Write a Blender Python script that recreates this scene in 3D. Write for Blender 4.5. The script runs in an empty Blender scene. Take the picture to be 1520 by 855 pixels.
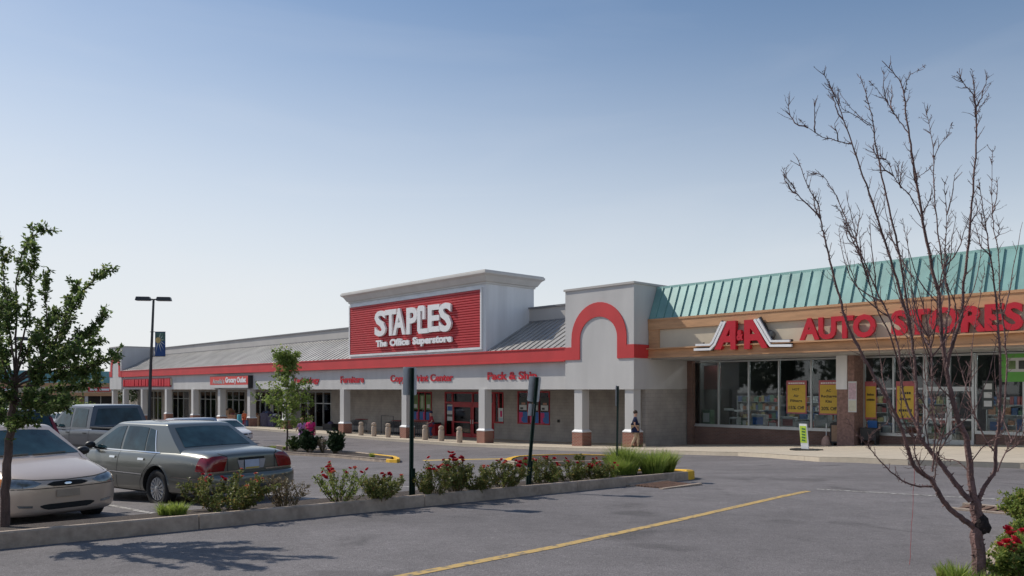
import bpy, bmesh, math, random
from mathutils import Vector, Matrix
from mathutils.bvhtree import BVHTree
R = math.radians
sc = bpy.context.scene
col = sc.collection

# ---------------------------------------------------------------- camera, sky, sun, exposure
cam_d = bpy.data.cameras.new('camera'); cam = bpy.data.objects.new('camera', cam_d); col.objects.link(cam)
cam.location = (0, 0, 3.0); cam.rotation_euler = (R(90), 0, 0)
cam_d.sensor_width = 36; cam_d.lens = 36*1181/1520; cam_d.shift_y = 150.5/1520
cam_d.clip_start = .1; cam_d.clip_end = 4000
sc.camera = cam

SUN_H = Vector((-.895, .446)).normalized(); SUN_EL = R(44)
world = bpy.data.worlds.new('World'); sc.world = world; world.use_nodes = True
nt = world.node_tree; nt.nodes.clear()
wo = nt.nodes.new('ShaderNodeOutputWorld'); bg = nt.nodes.new('ShaderNodeBackground')
sky = nt.nodes.new('ShaderNodeTexSky'); sky.sky_type = 'NISHITA'; sky.sun_disc = False
sky.sun_elevation = SUN_EL; sky.sun_rotation = math.atan2(SUN_H.x, SUN_H.y)
sky.altitude = 80; sky.air_density = 1.15; sky.dust_density = .2; sky.ozone_density = 2.6
# thin high cirrus veil and a milky horizon, by direction only
tc = nt.nodes.new('ShaderNodeTexCoord'); mp = nt.nodes.new('ShaderNodeMapping')
mp.inputs['Scale'].default_value = (1.1, 2.2, 7.0); mp.inputs['Rotation'].default_value = (0.1, .35, .4)
nz = nt.nodes.new('ShaderNodeTexNoise'); nz.inputs['Scale'].default_value = 2.0; nz.inputs['Detail'].default_value = 6; nz.inputs['Distortion'].default_value = .6
rp = nt.nodes.new('ShaderNodeMapRange'); rp.inputs['From Min'].default_value = .5; rp.inputs['From Max'].default_value = .85; rp.inputs['To Max'].default_value = .08
sp = nt.nodes.new('ShaderNodeSeparateXYZ')
hz = nt.nodes.new('ShaderNodeMapRange'); hz.interpolation_type = 'SMOOTHSTEP'
hz.inputs['From Min'].default_value = -.02; hz.inputs['From Max'].default_value = .50; hz.inputs['To Min'].default_value = .92; hz.inputs['To Max'].default_value = 0.0
ad = nt.nodes.new('ShaderNodeMath'); ad.operation = 'ADD'; ad.use_clamp = True
mx = nt.nodes.new('ShaderNodeMix'); mx.data_type = 'RGBA'
mx.inputs[7].default_value = (7.8, 7.95, 8.2, 1)
L = nt.links
L.new(tc.outputs['Generated'], mp.inputs[0]); L.new(mp.outputs[0], nz.inputs['Vector']); L.new(nz.outputs[0], rp.inputs[0])
L.new(tc.outputs['Generated'], sp.inputs[0]); xs = nt.nodes.new('ShaderNodeMath'); xs.operation = 'MULTIPLY_ADD'; xs.inputs[1].default_value = .10; L.new(sp.outputs['X'], xs.inputs[0]); L.new(sp.outputs['Z'], xs.inputs[2]); L.new(xs.outputs[0], hz.inputs[0])
L.new(rp.outputs[0], ad.inputs[0]); L.new(hz.outputs[0], ad.inputs[1]); L.new(ad.outputs[0], mx.inputs[0])
L.new(sky.outputs[0], mx.inputs[6]); L.new(mx.outputs[2], bg.inputs[0]); L.new(bg.outputs[0], wo.inputs[0])
bg.inputs[1].default_value = .093

sun_d = bpy.data.lights.new('sun', 'SUN'); sun = bpy.data.objects.new('sun', sun_d); col.objects.link(sun)
sun_d.energy = 3.4; sun_d.angle = R(.5); sun_d.color = (1, .93, .82)
sd = Vector((SUN_H.x*math.cos(SUN_EL), SUN_H.y*math.cos(SUN_EL), math.sin(SUN_EL)))
sun.rotation_euler = sd.to_track_quat('Z', 'Y').to_euler(); sun.location = (-30, 20, 40)
sc.view_settings.view_transform = 'Standard'; sc.view_settings.look = 'None'
sc.view_settings.exposure = 0.18; sc.view_settings.gamma = 1; sc.view_settings.use_curve_mapping = False

# ---------------------------------------------------------------- site frame: u runs along the shop fronts, v into them
A_, B_ = .6783, .7348
FPX, CX, HY = 1181.0, 760.0, 578.0
def XY(u, v): return (-A_*u + B_*v, B_*u + A_*v)
def UV(x, y): return (-A_*x + B_*y, B_*x + A_*y)
def W(u, v, z): x, y = XY(u, v); return Vector((x, y, z))
US = [-400,-40,0,9.5,14.6,16.3,24.5,28.3,36,44,70,90,127,160,900]
GS = [1.4,1.4,1.5,1.65,1.9,2.02,2.4,2.55,2.78,2.84,2.88,2.95,5.0,5.2,5.2]
def _g(u):
    if u <= US[0]: return GS[0]
    for i in range(len(US)-1):
        if u <= US[i+1]:
            t = (u-US[i])/(US[i+1]-US[i]); return GS[i] + (GS[i+1]-GS[i])*t
    return GS[-1]
def tz(u, v):   # ground height
    crown = .2*math.exp(-((u-27)**2+(v-7)**2)/50.0)      # the lot swells gently under the second row
    return 3.0 - (_g(u) + .0186*max(-20, min(v, 60))) + crown
def fac(px, py, V):   # a measured point of the photograph on the wall plane v = V
    k = (px-CX)/FPX; u = V*(B_-A_*k)/(A_+B_*k); Y = B_*u + A_*V
    return u, 3 + (HY-py)*Y/FPX
def gnd(px, py, h=0.0):
    Y = 15.
    for _ in range(120):
        X = (px-CX)/FPX*Y; u, v = UV(X, Y); Y = .5*Y + .5*(3-tz(u, v)-h)*FPX/(py-HY)
    X = (px-CX)/FPX*Y; u, v = UV(X, Y)
    return u, v
ROT = math.atan2(-B_, A_)      # local x along -u, local y along +v

# ---------------------------------------------------------------- materials
_m = {}
def nodes(name):
    m = bpy.data.materials.new(name); m.use_nodes = True
    return m, m.node_tree, m.node_tree.nodes['Principled BSDF']
def mat(name, c, rough=.6, metal=0, var=.12, scale=6, bump=0, bscale=40, spec=.5, coat=0, detail=5, var2=0, scale2=.5, stretch=(1,1,1)):
    if name in _m: return _m[name]
    m, t, p = nodes(name)
    p.inputs['Roughness'].default_value = rough; p.inputs['Metallic'].default_value = metal
    p.inputs['Specular IOR Level'].default_value = spec
    if coat: p.inputs['Coat Weight'].default_value = coat; p.inputs['Coat Roughness'].default_value = .05
    co = t.nodes.new('ShaderNodeTexCoord'); mpn = t.nodes.new('ShaderNodeMapping'); mpn.inputs['Scale'].default_value = stretch
    t.links.new(co.outputs['Object'], mpn.inputs[0])
    if var > 0:
        n = t.nodes.new('ShaderNodeTexNoise'); n.inputs['Scale'].default_value = scale; n.inputs['Detail'].default_value = detail
        t.links.new(mpn.outputs[0], n.inputs['Vector'])
        f = n.outputs[0]
        if var2:
            n2 = t.nodes.new('ShaderNodeTexNoise'); n2.inputs['Scale'].default_value = scale2; n2.inputs['Detail'].default_value = 4
            t.links.new(mpn.outputs[0], n2.inputs['Vector'])
            mm = t.nodes.new('ShaderNodeMix'); mm.data_type = 'FLOAT'; mm.inputs[0].default_value = var2
            t.links.new(f, mm.inputs[2]); t.links.new(n2.outputs[0], mm.inputs[3]); f = mm.outputs[0]
        r = t.nodes.new('ShaderNodeValToRGB'); r.color_ramp.elements[0].position = .3; r.color_ramp.elements[1].position = .7
        r.color_ramp.elements[0].color = tuple(max(0, x*(1-var)) for x in c[:3]) + (1,)
        r.color_ramp.elements[1].color = tuple(min(1, x*(1+var)) for x in c[:3]) + (1,)
        t.links.new(f, r.inputs[0]); t.links.new(r.outputs[0], p.inputs['Base Color'])
    else: p.inputs['Base Color'].default_value = tuple(c[:3]) + (1,)
    if bump:
        b = t.nodes.new('ShaderNodeTexNoise'); b.inputs['Scale'].default_value = bscale; b.inputs['Detail'].default_value = 4
        t.links.new(co.outputs['Object'], b.inputs['Vector'])
        bn = t.nodes.new('ShaderNodeBump'); bn.inputs['Strength'].default_value = bump; bn.inputs['Distance'].default_value = .02
        t.links.new(b.outputs[0], bn.inputs['Height']); t.links.new(bn.outputs[0], p.inputs['Normal'])
    _m[name] = m; return m
def brick(name, c1, c2, mortar, bw, bh, ms, rough=.85, offset=.5, bump=.4):
    if name in _m: return _m[name]
    m, t, p = nodes(name); p.inputs['Roughness'].default_value = rough
    g = t.nodes.new('ShaderNodeNewGeometry'); s = t.nodes.new('ShaderNodeSeparateXYZ'); t.links.new(g.outputs['Position'], s.inputs[0])
    # along-wall coordinate: s + v, works on walls of both directions
    d1 = t.nodes.new('ShaderNodeVectorMath'); d1.operation = 'DOT_PRODUCT'; d1.inputs[1].default_value = (A_+B_, -B_+A_, 0)
    t.links.new(g.outputs['Position'], d1.inputs[0])
    cb = t.nodes.new('ShaderNodeCombineXYZ'); t.links.new(d1.outputs['Value'], cb.inputs[0]); t.links.new(s.outputs['Z'], cb.inputs[1])
    b = t.nodes.new('ShaderNodeTexBrick'); b.offset = offset
    b.inputs['Color1'].default_value = c1+(1,); b.inputs['Color2'].default_value = c2+(1,); b.inputs['Mortar'].default_value = mortar+(1,)
    b.inputs['Scale'].default_value = 1; b.inputs['Brick Width'].default_value = bw; b.inputs['Row Height'].default_value = bh
    b.inputs['Mortar Size'].default_value = ms; b.inputs['Mortar Smooth'].default_value = .2
    t.links.new(cb.outputs[0], b.inputs['Vector'])
    n = t.nodes.new('ShaderNodeTexNoise'); n.inputs['Scale'].default_value = 1.3; n.inputs['Detail'].default_value = 8
    t.links.new(g.outputs['Position'], n.inputs['Vector'])
    mr = t.nodes.new('ShaderNodeMapRange'); mr.inputs['From Min'].default_value = .3; mr.inputs['From Max'].default_value = .7; mr.inputs['To Min'].default_value = .82; mr.inputs['To Max'].default_value = 1.12
    t.links.new(n.outputs[0], mr.inputs[0])
    v = t.nodes.new('ShaderNodeVectorMath'); v.operation = 'SCALE'; t.links.new(b.outputs['Color'], v.inputs[0]); t.links.new(mr.outputs[0], v.inputs['Scale'])
    t.links.new(v.outputs[0], p.inputs['Base Color'])
    bn = t.nodes.new('ShaderNodeBump'); bn.invert = True; bn.inputs['Strength'].default_value = bump; bn.inputs['Distance'].default_value = .008
    t.links.new(b.outputs['Fac'], bn.inputs['Height']); t.links.new(bn.outputs[0], p.inputs['Normal'])
    _m[name] = m; return m
def glass(name, tint=(.45,.5,.5), refl=1.0):
    if name in _m: return _m[name]
    m = bpy.data.materials.new(name); m.use_nodes = True; t = m.node_tree; t.nodes.clear()
    o = t.nodes.new('ShaderNodeOutputMaterial'); mxs = t.nodes.new('ShaderNodeMixShader'); tr = t.nodes.new('ShaderNodeBsdfTransparent'); gl = t.nodes.new('ShaderNodeBsdfGlossy')
    tr.inputs[0].default_value = tint+(1,); gl.inputs['Roughness'].default_value = .02; gl.inputs[0].default_value = (refl,refl,refl,1)
    fr = t.nodes.new('ShaderNodeFresnel'); fr.inputs[0].default_value = 1.55
    n = t.nodes.new('ShaderNodeTexNoise'); n.inputs['Scale'].default_value = .9; bn = t.nodes.new('ShaderNodeBump'); bn.inputs['Strength'].default_value = .12; bn.inputs['Distance'].default_value = .02
    t.links.new(n.outputs[0], bn.inputs['Height']); t.links.new(bn.outputs[0], gl.inputs['Normal'])
    t.links.new(fr.outputs[0], mxs.inputs[0]); t.links.new(tr.outputs[0], mxs.inputs[1]); t.links.new(gl.outputs[0], mxs.inputs[2]); t.links.new(mxs.outputs[0], o.inputs[0])
    _m[name] = m; return m
def leafmat(name, c1, c2, c3=None, trans=.35):
    if name in _m: return _m[name]
    m = bpy.data.materials.new(name); m.use_nodes = True; t = m.node_tree; p = t.nodes['Principled BSDF']
    g = t.nodes.new('ShaderNodeNewGeometry'); r = t.nodes.new('ShaderNodeValToRGB')
    r.color_ramp.elements[0].color = c1+(1,); r.color_ramp.elements[1].color = c2+(1,)
    if c3: e = r.color_ramp.elements.new(.88); e.color = c2+(1,); r.color_ramp.elements[-1].color = c3+(1,)
    t.links.new(g.outputs['Random Per Island'], r.inputs[0]); t.links.new(r.outputs[0], p.inputs['Base Color'])
    p.inputs['Roughness'].default_value = .5; p.inputs['Specular IOR Level'].default_value = .35
    tl = t.nodes.new('ShaderNodeBsdfTranslucent'); t.links.new(r.outputs[0], tl.inputs[0])
    mxs = t.nodes.new('ShaderNodeMixShader'); mxs.inputs[0].default_value = trans
    o = t.nodes['Material Output']; t.links.new(p.outputs[0], mxs.inputs[1]); t.links.new(tl.outputs[0], mxs.inputs[2]); t.links.new(mxs.outputs[0], o.inputs[0])
    _m[name] = m; return m

def asphalt():
    m, t, p = nodes('asphalt'); p.inputs['Roughness'].default_value = .88; p.inputs['Specular IOR Level'].default_value = .3
    g = t.nodes.new('ShaderNodeNewGeometry')
    def noise(s, d=6, dist=0):
        n = t.nodes.new('ShaderNodeTexNoise'); n.inputs['Scale'].default_value = s; n.inputs['Detail'].default_value = d; n.inputs['Distortion'].default_value = dist
        t.links.new(g.outputs['Position'], n.inputs['Vector']); return n.outputs[0]
    def rng(i, a, b, c, d):
        r = t.nodes.new('ShaderNodeMapRange'); r.inputs[1].default_value = a; r.inputs[2].default_value = b; r.inputs[3].default_value = c; r.inputs[4].default_value = d
        t.links.new(i, r.inputs[0]); return r.outputs[0]
    def mul(a, b):
        r = t.nodes.new('ShaderNodeMath'); r.operation = 'MULTIPLY'; t.links.new(a, r.inputs[0]); t.links.new(b, r.inputs[1]); return r.outputs[0]
    fine = mul(rng(noise(85, 3), .25, .75, .48, 1.52), rng(noise(32, 4), .25, .75, .82, 1.18))
    med = rng(noise(7, 8), .25, .75, .90, 1.10)
    big = mul(rng(noise(.22, 5, .8), .3, .7, .84, 1.12), rng(noise(1.7, 7, .6), .3, .7, .90, 1.08))
    # long tyre-polished streaks running along the drive
    mpn = t.nodes.new('ShaderNodeMapping'); mpn.inputs['Rotation'].default_value = (0, 0, -math.atan2(A_, B_)); mpn.inputs['Scale'].default_value = (.06, .9, 1)
    t.links.new(g.outputs['Position'], mpn.inputs[0])
    sn = t.nodes.new('ShaderNodeTexNoise'); sn.inputs['Scale'].default_value = 1; sn.inputs['Detail'].default_value = 4; t.links.new(mpn.outputs[0], sn.inputs['Vector'])
    streak = rng(sn.outputs[0], .3, .7, .92, 1.07)
    # cracks
    vo = t.nodes.new('ShaderNodeTexVoronoi'); vo.feature = 'DISTANCE_TO_EDGE'; vo.inputs['Scale'].default_value = .16
    dn = t.nodes.new('ShaderNodeTexNoise'); dn.inputs['Scale'].default_value = .8; dn.inputs['Detail'].default_value = 6; t.links.new(g.outputs['Position'], dn.inputs['Vector'])
    va = t.nodes.new('ShaderNodeMixRGB'); va.blend_type = 'ADD'; va.inputs[0].default_value = 1.6; t.links.new(g.outputs['Position'], va.inputs[1]); t.links.new(dn.outputs['Color'], va.inputs[2])
    t.links.new(va.outputs[0], vo.inputs['Vector'])
    cr = rng(vo.outputs['Distance'], .0, .007, .38, 1.0)
    msk = rng(noise(.12, 2), .60, .66, 1, 0)
    cm = t.nodes.new('ShaderNodeMix'); cm.data_type = 'FLOAT'; t.links.new(msk, cm.inputs[0]); t.links.new(cr, cm.inputs[2]); cm.inputs[3].default_value = 1.0
    # dark stains
    st = rng(noise(.9, 5, .5), .58, .70, 1.0, .70)
    f = mul(mul(mul(fine, med), mul(big, streak)), mul(cm.outputs[0], st))
    v = t.nodes.new('ShaderNodeVectorMath'); v.operation = 'SCALE'; v.inputs[0].default_value = (.180, .167, .170); t.links.new(f, v.inputs['Scale'])
    t.links.new(v.outputs[0], p.inputs['Base Color'])
    bn = t.nodes.new('ShaderNodeBump'); bn.inputs['Strength'].default_value = .5; bn.inputs['Distance'].default_value = .01
    t.links.new(fine, bn.inputs['Height']); t.links.new(bn.outputs[0], p.inputs['Normal'])
    return m
def paintmat(name, c, wear=.5):
    m, t, p = nodes(name); p.inputs['Roughness'].default_value = .7
    g = t.nodes.new('ShaderNodeNewGeometry'); n = t.nodes.new('ShaderNodeTexNoise'); n.inputs['Scale'].default_value = 14; n.inputs['Detail'].default_value = 8
    t.links.new(g.outputs['Position'], n.inputs['Vector']); r = t.nodes.new('ShaderNodeValToRGB')
    r.color_ramp.elements[0].position = wear-.08; r.color_ramp.elements[1].position = wear+.08
    r.color_ramp.elements[0].color = (.15,.135,.125,1); r.color_ramp.elements[1].color = c+(1,)
    t.links.new(n.outputs[0], r.inputs[0]); t.links.new(r.outputs[0], p.inputs['Base Color']); _m[name] = m; return m

M = dict(
 asphalt=asphalt(),
 stucco=mat('cream_stucco', (.55,.54,.53), .9, var=.10, scale=1.0, bump=.2, bscale=60, var2=.55, scale2=.5, stretch=(1,1,.28), detail=8),
 trim=mat('white_trim', (.74,.75,.76), .6, var=.10, scale=1.4, stretch=(1,1,.12), detail=8, bump=.15),
 redband=mat('red_metal', (.56,.042,.045), .55, var=.08, scale=.8),
 redpanel=mat('red_corrugated', (.50,.035,.045), .45, var=.06, scale=2),
 redframe=mat('red_frame', (.42,.02,.03), .4, var=.1, scale=3),
 redsign=mat('red_sign_face', (.62,.03,.045), .35, var=.05, scale=3),
 redlet=mat('red_letter', (.50,.012,.028), .35, var=.06, scale=3),
 whitelet=mat('white_letter', (.82,.82,.83), .4, var=.03, scale=4),
 roof=mat('grey_metal_roof', (.36,.35,.34), .45, metal=.3, var=.2, scale=.7, bump=.3, bscale=1.5, stretch=(1,1,1)),
 teal=mat('teal_metal_roof', (.19,.36,.34), .5, metal=.05, var=.16, scale=.9, bump=.4, bscale=1.3),
 parapet=mat('parapet_panel', (.47,.45,.43), .8, var=.08, scale=.5),
 tan=mat('tan_wood_trim', (.52,.29,.15), .65, var=.15, scale=1.2, stretch=(1,1,6)),
 creampanel=mat('cream_panel', (.58,.50,.38), .75, var=.05, scale=1.5),
 block=brick('painted_block', (.41,.375,.345), (.385,.355,.325), (.33,.305,.285), .40, .20, .012, bump=.25),
 redbrick=brick('red_brick', (.30,.095,.06), (.23,.07,.045), (.36,.27,.22), .21, .072, .012),
 brownbrick=brick('brown_brick', (.20,.11,.085), (.16,.09,.07), (.20,.15,.13), .21, .072, .010),
 kerb=mat('kerb_concrete', (.37,.295,.235), .9, var=.38, scale=2.6, bump=.4, bscale=60, var2=.4, scale2=12),
 walk=mat('walk_concrete', (.50,.435,.345), .9, var=.12, scale=.8, bump=.2, bscale=60, var2=.5, scale2=8),
 yellowkerb=mat('yellow_kerb_paint', (.72,.42,.03), .7, var=.15, scale=6),
 mulch=mat('mulch', (.055,.04,.032), .95, var=.6, scale=30, bump=1, bscale=50),
 alu=mat('aluminium_frame', (.55,.57,.57), .35, metal=.6, var=.05),
 dark=mat('dark_interior', (.035,.035,.037), .7, var=.2, scale=1),
 black=mat('black_plastic', (.02,.02,.022), .5, var=.15),
 rubber=mat('rubber', (.022,.022,.022), .85, var=.2, scale=12),
 chrome=mat('chrome', (.75,.76,.78), .12, metal=1, var=0),
 postgreen=mat('green_post', (.018,.045,.035), .45, metal=.3, var=.2, scale=10),
 signback=mat('sign_back', (.48,.49,.50), .5, metal=.2, var=.1, scale=8),
 bark=mat('bark', (.10,.065,.055), .85, var=.35, scale=18, bump=.6, bscale=40, stretch=(1,1,.4)),
 barkred=mat('reddish_bark', (.15,.085,.078), .7, var=.45, scale=22, bump=.8, bscale=55, stretch=(1,1,.35)),
 glass=glass('shop_glass', (.78,.82,.82)),
 wood=mat('brown_wood', (.22,.11,.06), .7, var=.25, scale=5),
 skin=mat('skin', (.50,.29,.21), .55, var=.05),
)

# ---------------------------------------------------------------- object helpers
def tag(o, label=None, cat=None, group=None, kind=None):
    if label: o['label'] = label
    if cat: o['category'] = cat
    if group: o['group'] = group
    if kind: o['kind'] = kind
    return o
def empty(name, loc, rz=0, label=None, cat=None, group=None):
    o = bpy.data.objects.new(name, None); col.objects.link(o); o.location = loc; o.rotation_euler = (0, 0, rz); o.empty_display_size = .2
    return tag(o, label, cat, group)
def copy_tree(o, parent=None):
    c = o.copy(); col.objects.link(c)
    if parent: c.parent = parent
    for ch in list(o.children): copy_tree(ch, c)
    return c
def delete_tree(o):
    for ch in list(o.children): delete_tree(ch)
    bpy.data.objects.remove(o)
class MB:
    def __init__(s, o=None): s.v = []; s.f = []; s.o = Vector(o) if o else Vector((0,0,0))
    def poly(s, pts):
        n = len(s.v); s.v += [Vector(p) for p in pts]; s.f.append(tuple(range(n, n+len(pts)))); return s
    def hexa(s, p):   # 8 points: bottom 4, top 4
        n = len(s.v); s.v += [Vector(q) for q in p]
        for f in ((0,3,2,1),(4,5,6,7),(0,1,5,4),(1,2,6,5),(2,3,7,6),(3,0,4,7)): s.f.append(tuple(n+i for i in f))
        return s
    def box(s, x0, x1, y0, y1, z0, z1):
        return s.hexa([(x0,y0,z0),(x1,y0,z0),(x1,y1,z0),(x0,y1,z0),(x0,y0,z1),(x1,y0,z1),(x1,y1,z1),(x0,y1,z1)])
    def ubox(s, u0, u1, v0, v1, z0, z1):  # box in site frame
        return s.hexa([W(u1,v0,z0),W(u0,v0,z0),W(u0,v1,z0),W(u1,v1,z0),W(u1,v0,z1),W(u0,v0,z1),W(u0,v1,z1),W(u1,v1,z1)])
    def prism(s, pts, d):   # extrude polygon pts by vector d
        pts = [Vector(p) for p in pts]; d = Vector(d); n = len(s.v); k = len(pts)
        s.v += pts + [p+d for p in pts]
        s.f.append(tuple(range(n, n+k))[::-1]); s.f.append(tuple(range(n+k, n+2*k)))
        for i in range(k): j = (i+1) % k; s.f.append((n+i, n+j, n+k+j, n+k+i))
        return s
    def uprism(s, pts, v0, v1):   # polygon in (u,z), between v0 and v1
        return s.prism([W(u, v0, z) for u, z in pts], W(0, v1-v0, 0)-W(0,0,0))
    def vprism(s, pts, u0, u1):   # polygon in (v,z), between u0 and u1
        return s.prism([W(u0, v, z) for v, z in pts], W(u1-u0, 0, 0)-W(0,0,0))
    def tube(s, pts, rad, n=8, cap=True):
        pts = [Vector(p) for p in pts]; rad = rad if hasattr(rad, '__len__') else [rad]*len(pts)
        b = len(s.v); up = None
        for i, p in enumerate(pts):
            d = (pts[min(i+1, len(pts)-1)] - pts[max(i-1, 0)])
            if d.length < 1e-9: d = Vector((0,0,1))
            d.normalize()
            if up is None: up = d.orthogonal().normalized()
            else:
                up = up - d*up.dot(d)
                up = up.normalized() if up.length > 1e-6 else d.orthogonal().normalized()
            w = d.cross(up)
            for j in range(n):
                a = 2*math.pi*j/n; s.v.append(p + (up*math.cos(a) + w*math.sin(a))*rad[i])
        for i in range(len(pts)-1):
            for j in range(n):
                k = (j+1) % n; s.f.append((b+i*n+j, b+i*n+k, b+(i+1)*n+k, b+(i+1)*n+j))
        if cap:
            s.f.append(tuple(b+j for j in range(n))[::-1]); s.f.append(tuple(b+(len(pts)-1)*n+j for j in range(n)))
        return s
    def lathe(s, prof, c=(0,0,0), n=16):   # prof: (r,z)
        c = Vector(c); b = len(s.v)
        for r, z in prof:
            for j in range(n): a = 2*math.pi*j/n; s.v.append(c + Vector((r*math.cos(a), r*math.sin(a), z)))
        for i in range(len(prof)-1):
            for j in range(n): k = (j+1) % n; s.f.append((b+i*n+j, b+i*n+k, b+(i+1)*n+k, b+(i+1)*n+j))
        s.f.append(tuple(b+j for j in range(n))[::-1]); s.f.append(tuple(b+(len(prof)-1)*n+j for j in range(n)))
        return s
    def blob(s, c, r, sub=1, jit=0, rnd=random):
        bm = bmesh.new(); bmesh.ops.create_icosphere(bm, subdivisions=sub, radius=1)
        b = len(s.v); r = Vector(r) if hasattr(r, '__len__') else Vector((r,r,r)); c = Vector(c)
        for v in bm.verts:
            k = 1 + rnd.uniform(-jit, jit); s.v.append(c + Vector((v.co.x*r.x*k, v.co.y*r.y*k, v.co.z*r.z*k)))
        for f in bm.faces: s.f.append(tuple(b+v.index for v in f.verts))
        bm.free(); return s
    def build(s, name, m, parent=None, smooth=False, bevel=0, abs_=True, bseg=2):
        """verts are world coordinates when the parent has no rotation; the parents' locations are taken off."""
        off = Vector(s.o); p = parent
        if abs_:
            while p: off += p.location; p = p.parent
        me = bpy.data.meshes.new(name); me.from_pydata([v-off for v in s.v], [], s.f); me.update()
        bm = bmesh.new(); bm.from_mesh(me)
        bmesh.ops.recalc_face_normals(bm, faces=bm.faces)
        bm.to_mesh(me); bm.free()
        o = bpy.data.objects.new(name, me); col.objects.link(o)
        if s.o.length: o.location = s.o
        if parent: o.parent = parent
        me.materials.append(M[m] if isinstance(m, str) else m)
        if smooth: setsmooth(me)
        if bevel:
            b = o.modifiers.new('b', 'BEVEL'); b.width = bevel; b.segments = bseg; b.limit_method = 'ANGLE'; b.angle_limit = R(35)
            bake(o)
        return o
def setsmooth(me, ang=40):
    for p in me.polygons: p.use_smooth = True
    try: me.set_sharp_from_angle(angle=R(ang))
    except Exception: pass
def bake(o):
    dg = bpy.context.evaluated_depsgraph_get(); dg.update(); e = o.evaluated_get(dg)
    me = bpy.data.meshes.new_from_object(e); old = o.data; o.modifiers.clear(); o.data = me; me.name = old.name
    bpy.data.meshes.remove(old)
    return o
def text_tris(s, bold=.03, ext=.0):
    c = bpy.data.curves.new('t', 'FONT'); c.body = s; c.size = 1; c.offset = bold; c.extrude = ext; c.resolution_u = 3
    o = bpy.data.objects.new('t', c); col.objects.link(o)
    dg = bpy.context.evaluated_depsgraph_get(); dg.update()
    me = bpy.data.meshes.new_from_object(o.evaluated_get(dg)); vs = [v.co.copy() for v in me.vertices]; fs = [tuple(p.vertices) for p in me.polygons]
    bpy.data.objects.remove(o); bpy.data.curves.remove(c); bpy.data.meshes.remove(me)
    return vs, fs
CAP = .70
def text_on(mb, s, u0, u1, z0, z1, v, depth=.06, bold=.03, z0b=None, z1b=None):
    """letters on a wall plane v: from u0 (left) to u1 (right), baseline z0, capital height z1-z0; optional other end heights"""
    vs, fs = text_tris(s, bold, .5)
    xs = [p.x for p in vs]; a, b = min(xs), max(xs); n = len(mb.v)
    capv = [p.y for p in text_tris(s if s.isupper() else 'H', bold, 0)[0]]; y0, y1 = min(capv), max(capv)
    for p in vs:
        t = (p.x-a)/(b-a); zz0 = z0 if z0b is None else z0+(z0b-z0)*t; zz1 = z1 if z1b is None else z1+(z1b-z1)*t
        mb.v.append(W(u0+(u1-u0)*t, v - depth/2 - p.z*depth, zz0+(p.y-y0)/(y1-y0)*(zz1-zz0)))
    for f in fs: mb.f.append(tuple(n+i for i in f))
    return mb
def text_free(mb, s, o, dx, dy, nrm, width, height, bold=.03, depth=.004):
    """letters on any plane: o = lower-left corner, dx/dy unit vectors"""
    o, dx, dy, nrm = map(Vector, (o, dx, dy, nrm)); vs, fs = text_tris(s, bold, .5)
    xs = [p.x for p in vs]; a, b = min(xs), max(xs); ys = [p.y for p in vs]; c, d = min(ys), max(ys); n = len(mb.v)
    for p in vs: mb.v.append(o + dx*((p.x-a)/(b-a)*width) + dy*((p.y-c)/(d-c)*height) + nrm*((p.z+.5)*depth))
    for f in fs: mb.f.append(tuple(n+i for i in f))
    return mb
def hide_helpers(): pass
# ================================================================ GROUND
us = [-1500,-600,-300,-150,-80,-50] + list(range(-40, 160, 2)) + [165,175,190,220,280,400,700,1500]
vs_ = [-900,-400,-200,-100,-60,-40] + list(range(-30, 66, 2)) + [75,100,150,250,500,1200]
g = MB()
for u in us:
    for v in vs_: g.v.append(W(u, v, tz(u, v)))
nv = len(vs_)
for i in range(len(us)-1):
    for j in range(nv-1): g.f.append((i*nv+j, (i+1)*nv+j, (i+1)*nv+j+1, i*nv+j+1))
gr = g.build('ground', 'asphalt', smooth=True); tag(gr, kind='structure')

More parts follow.
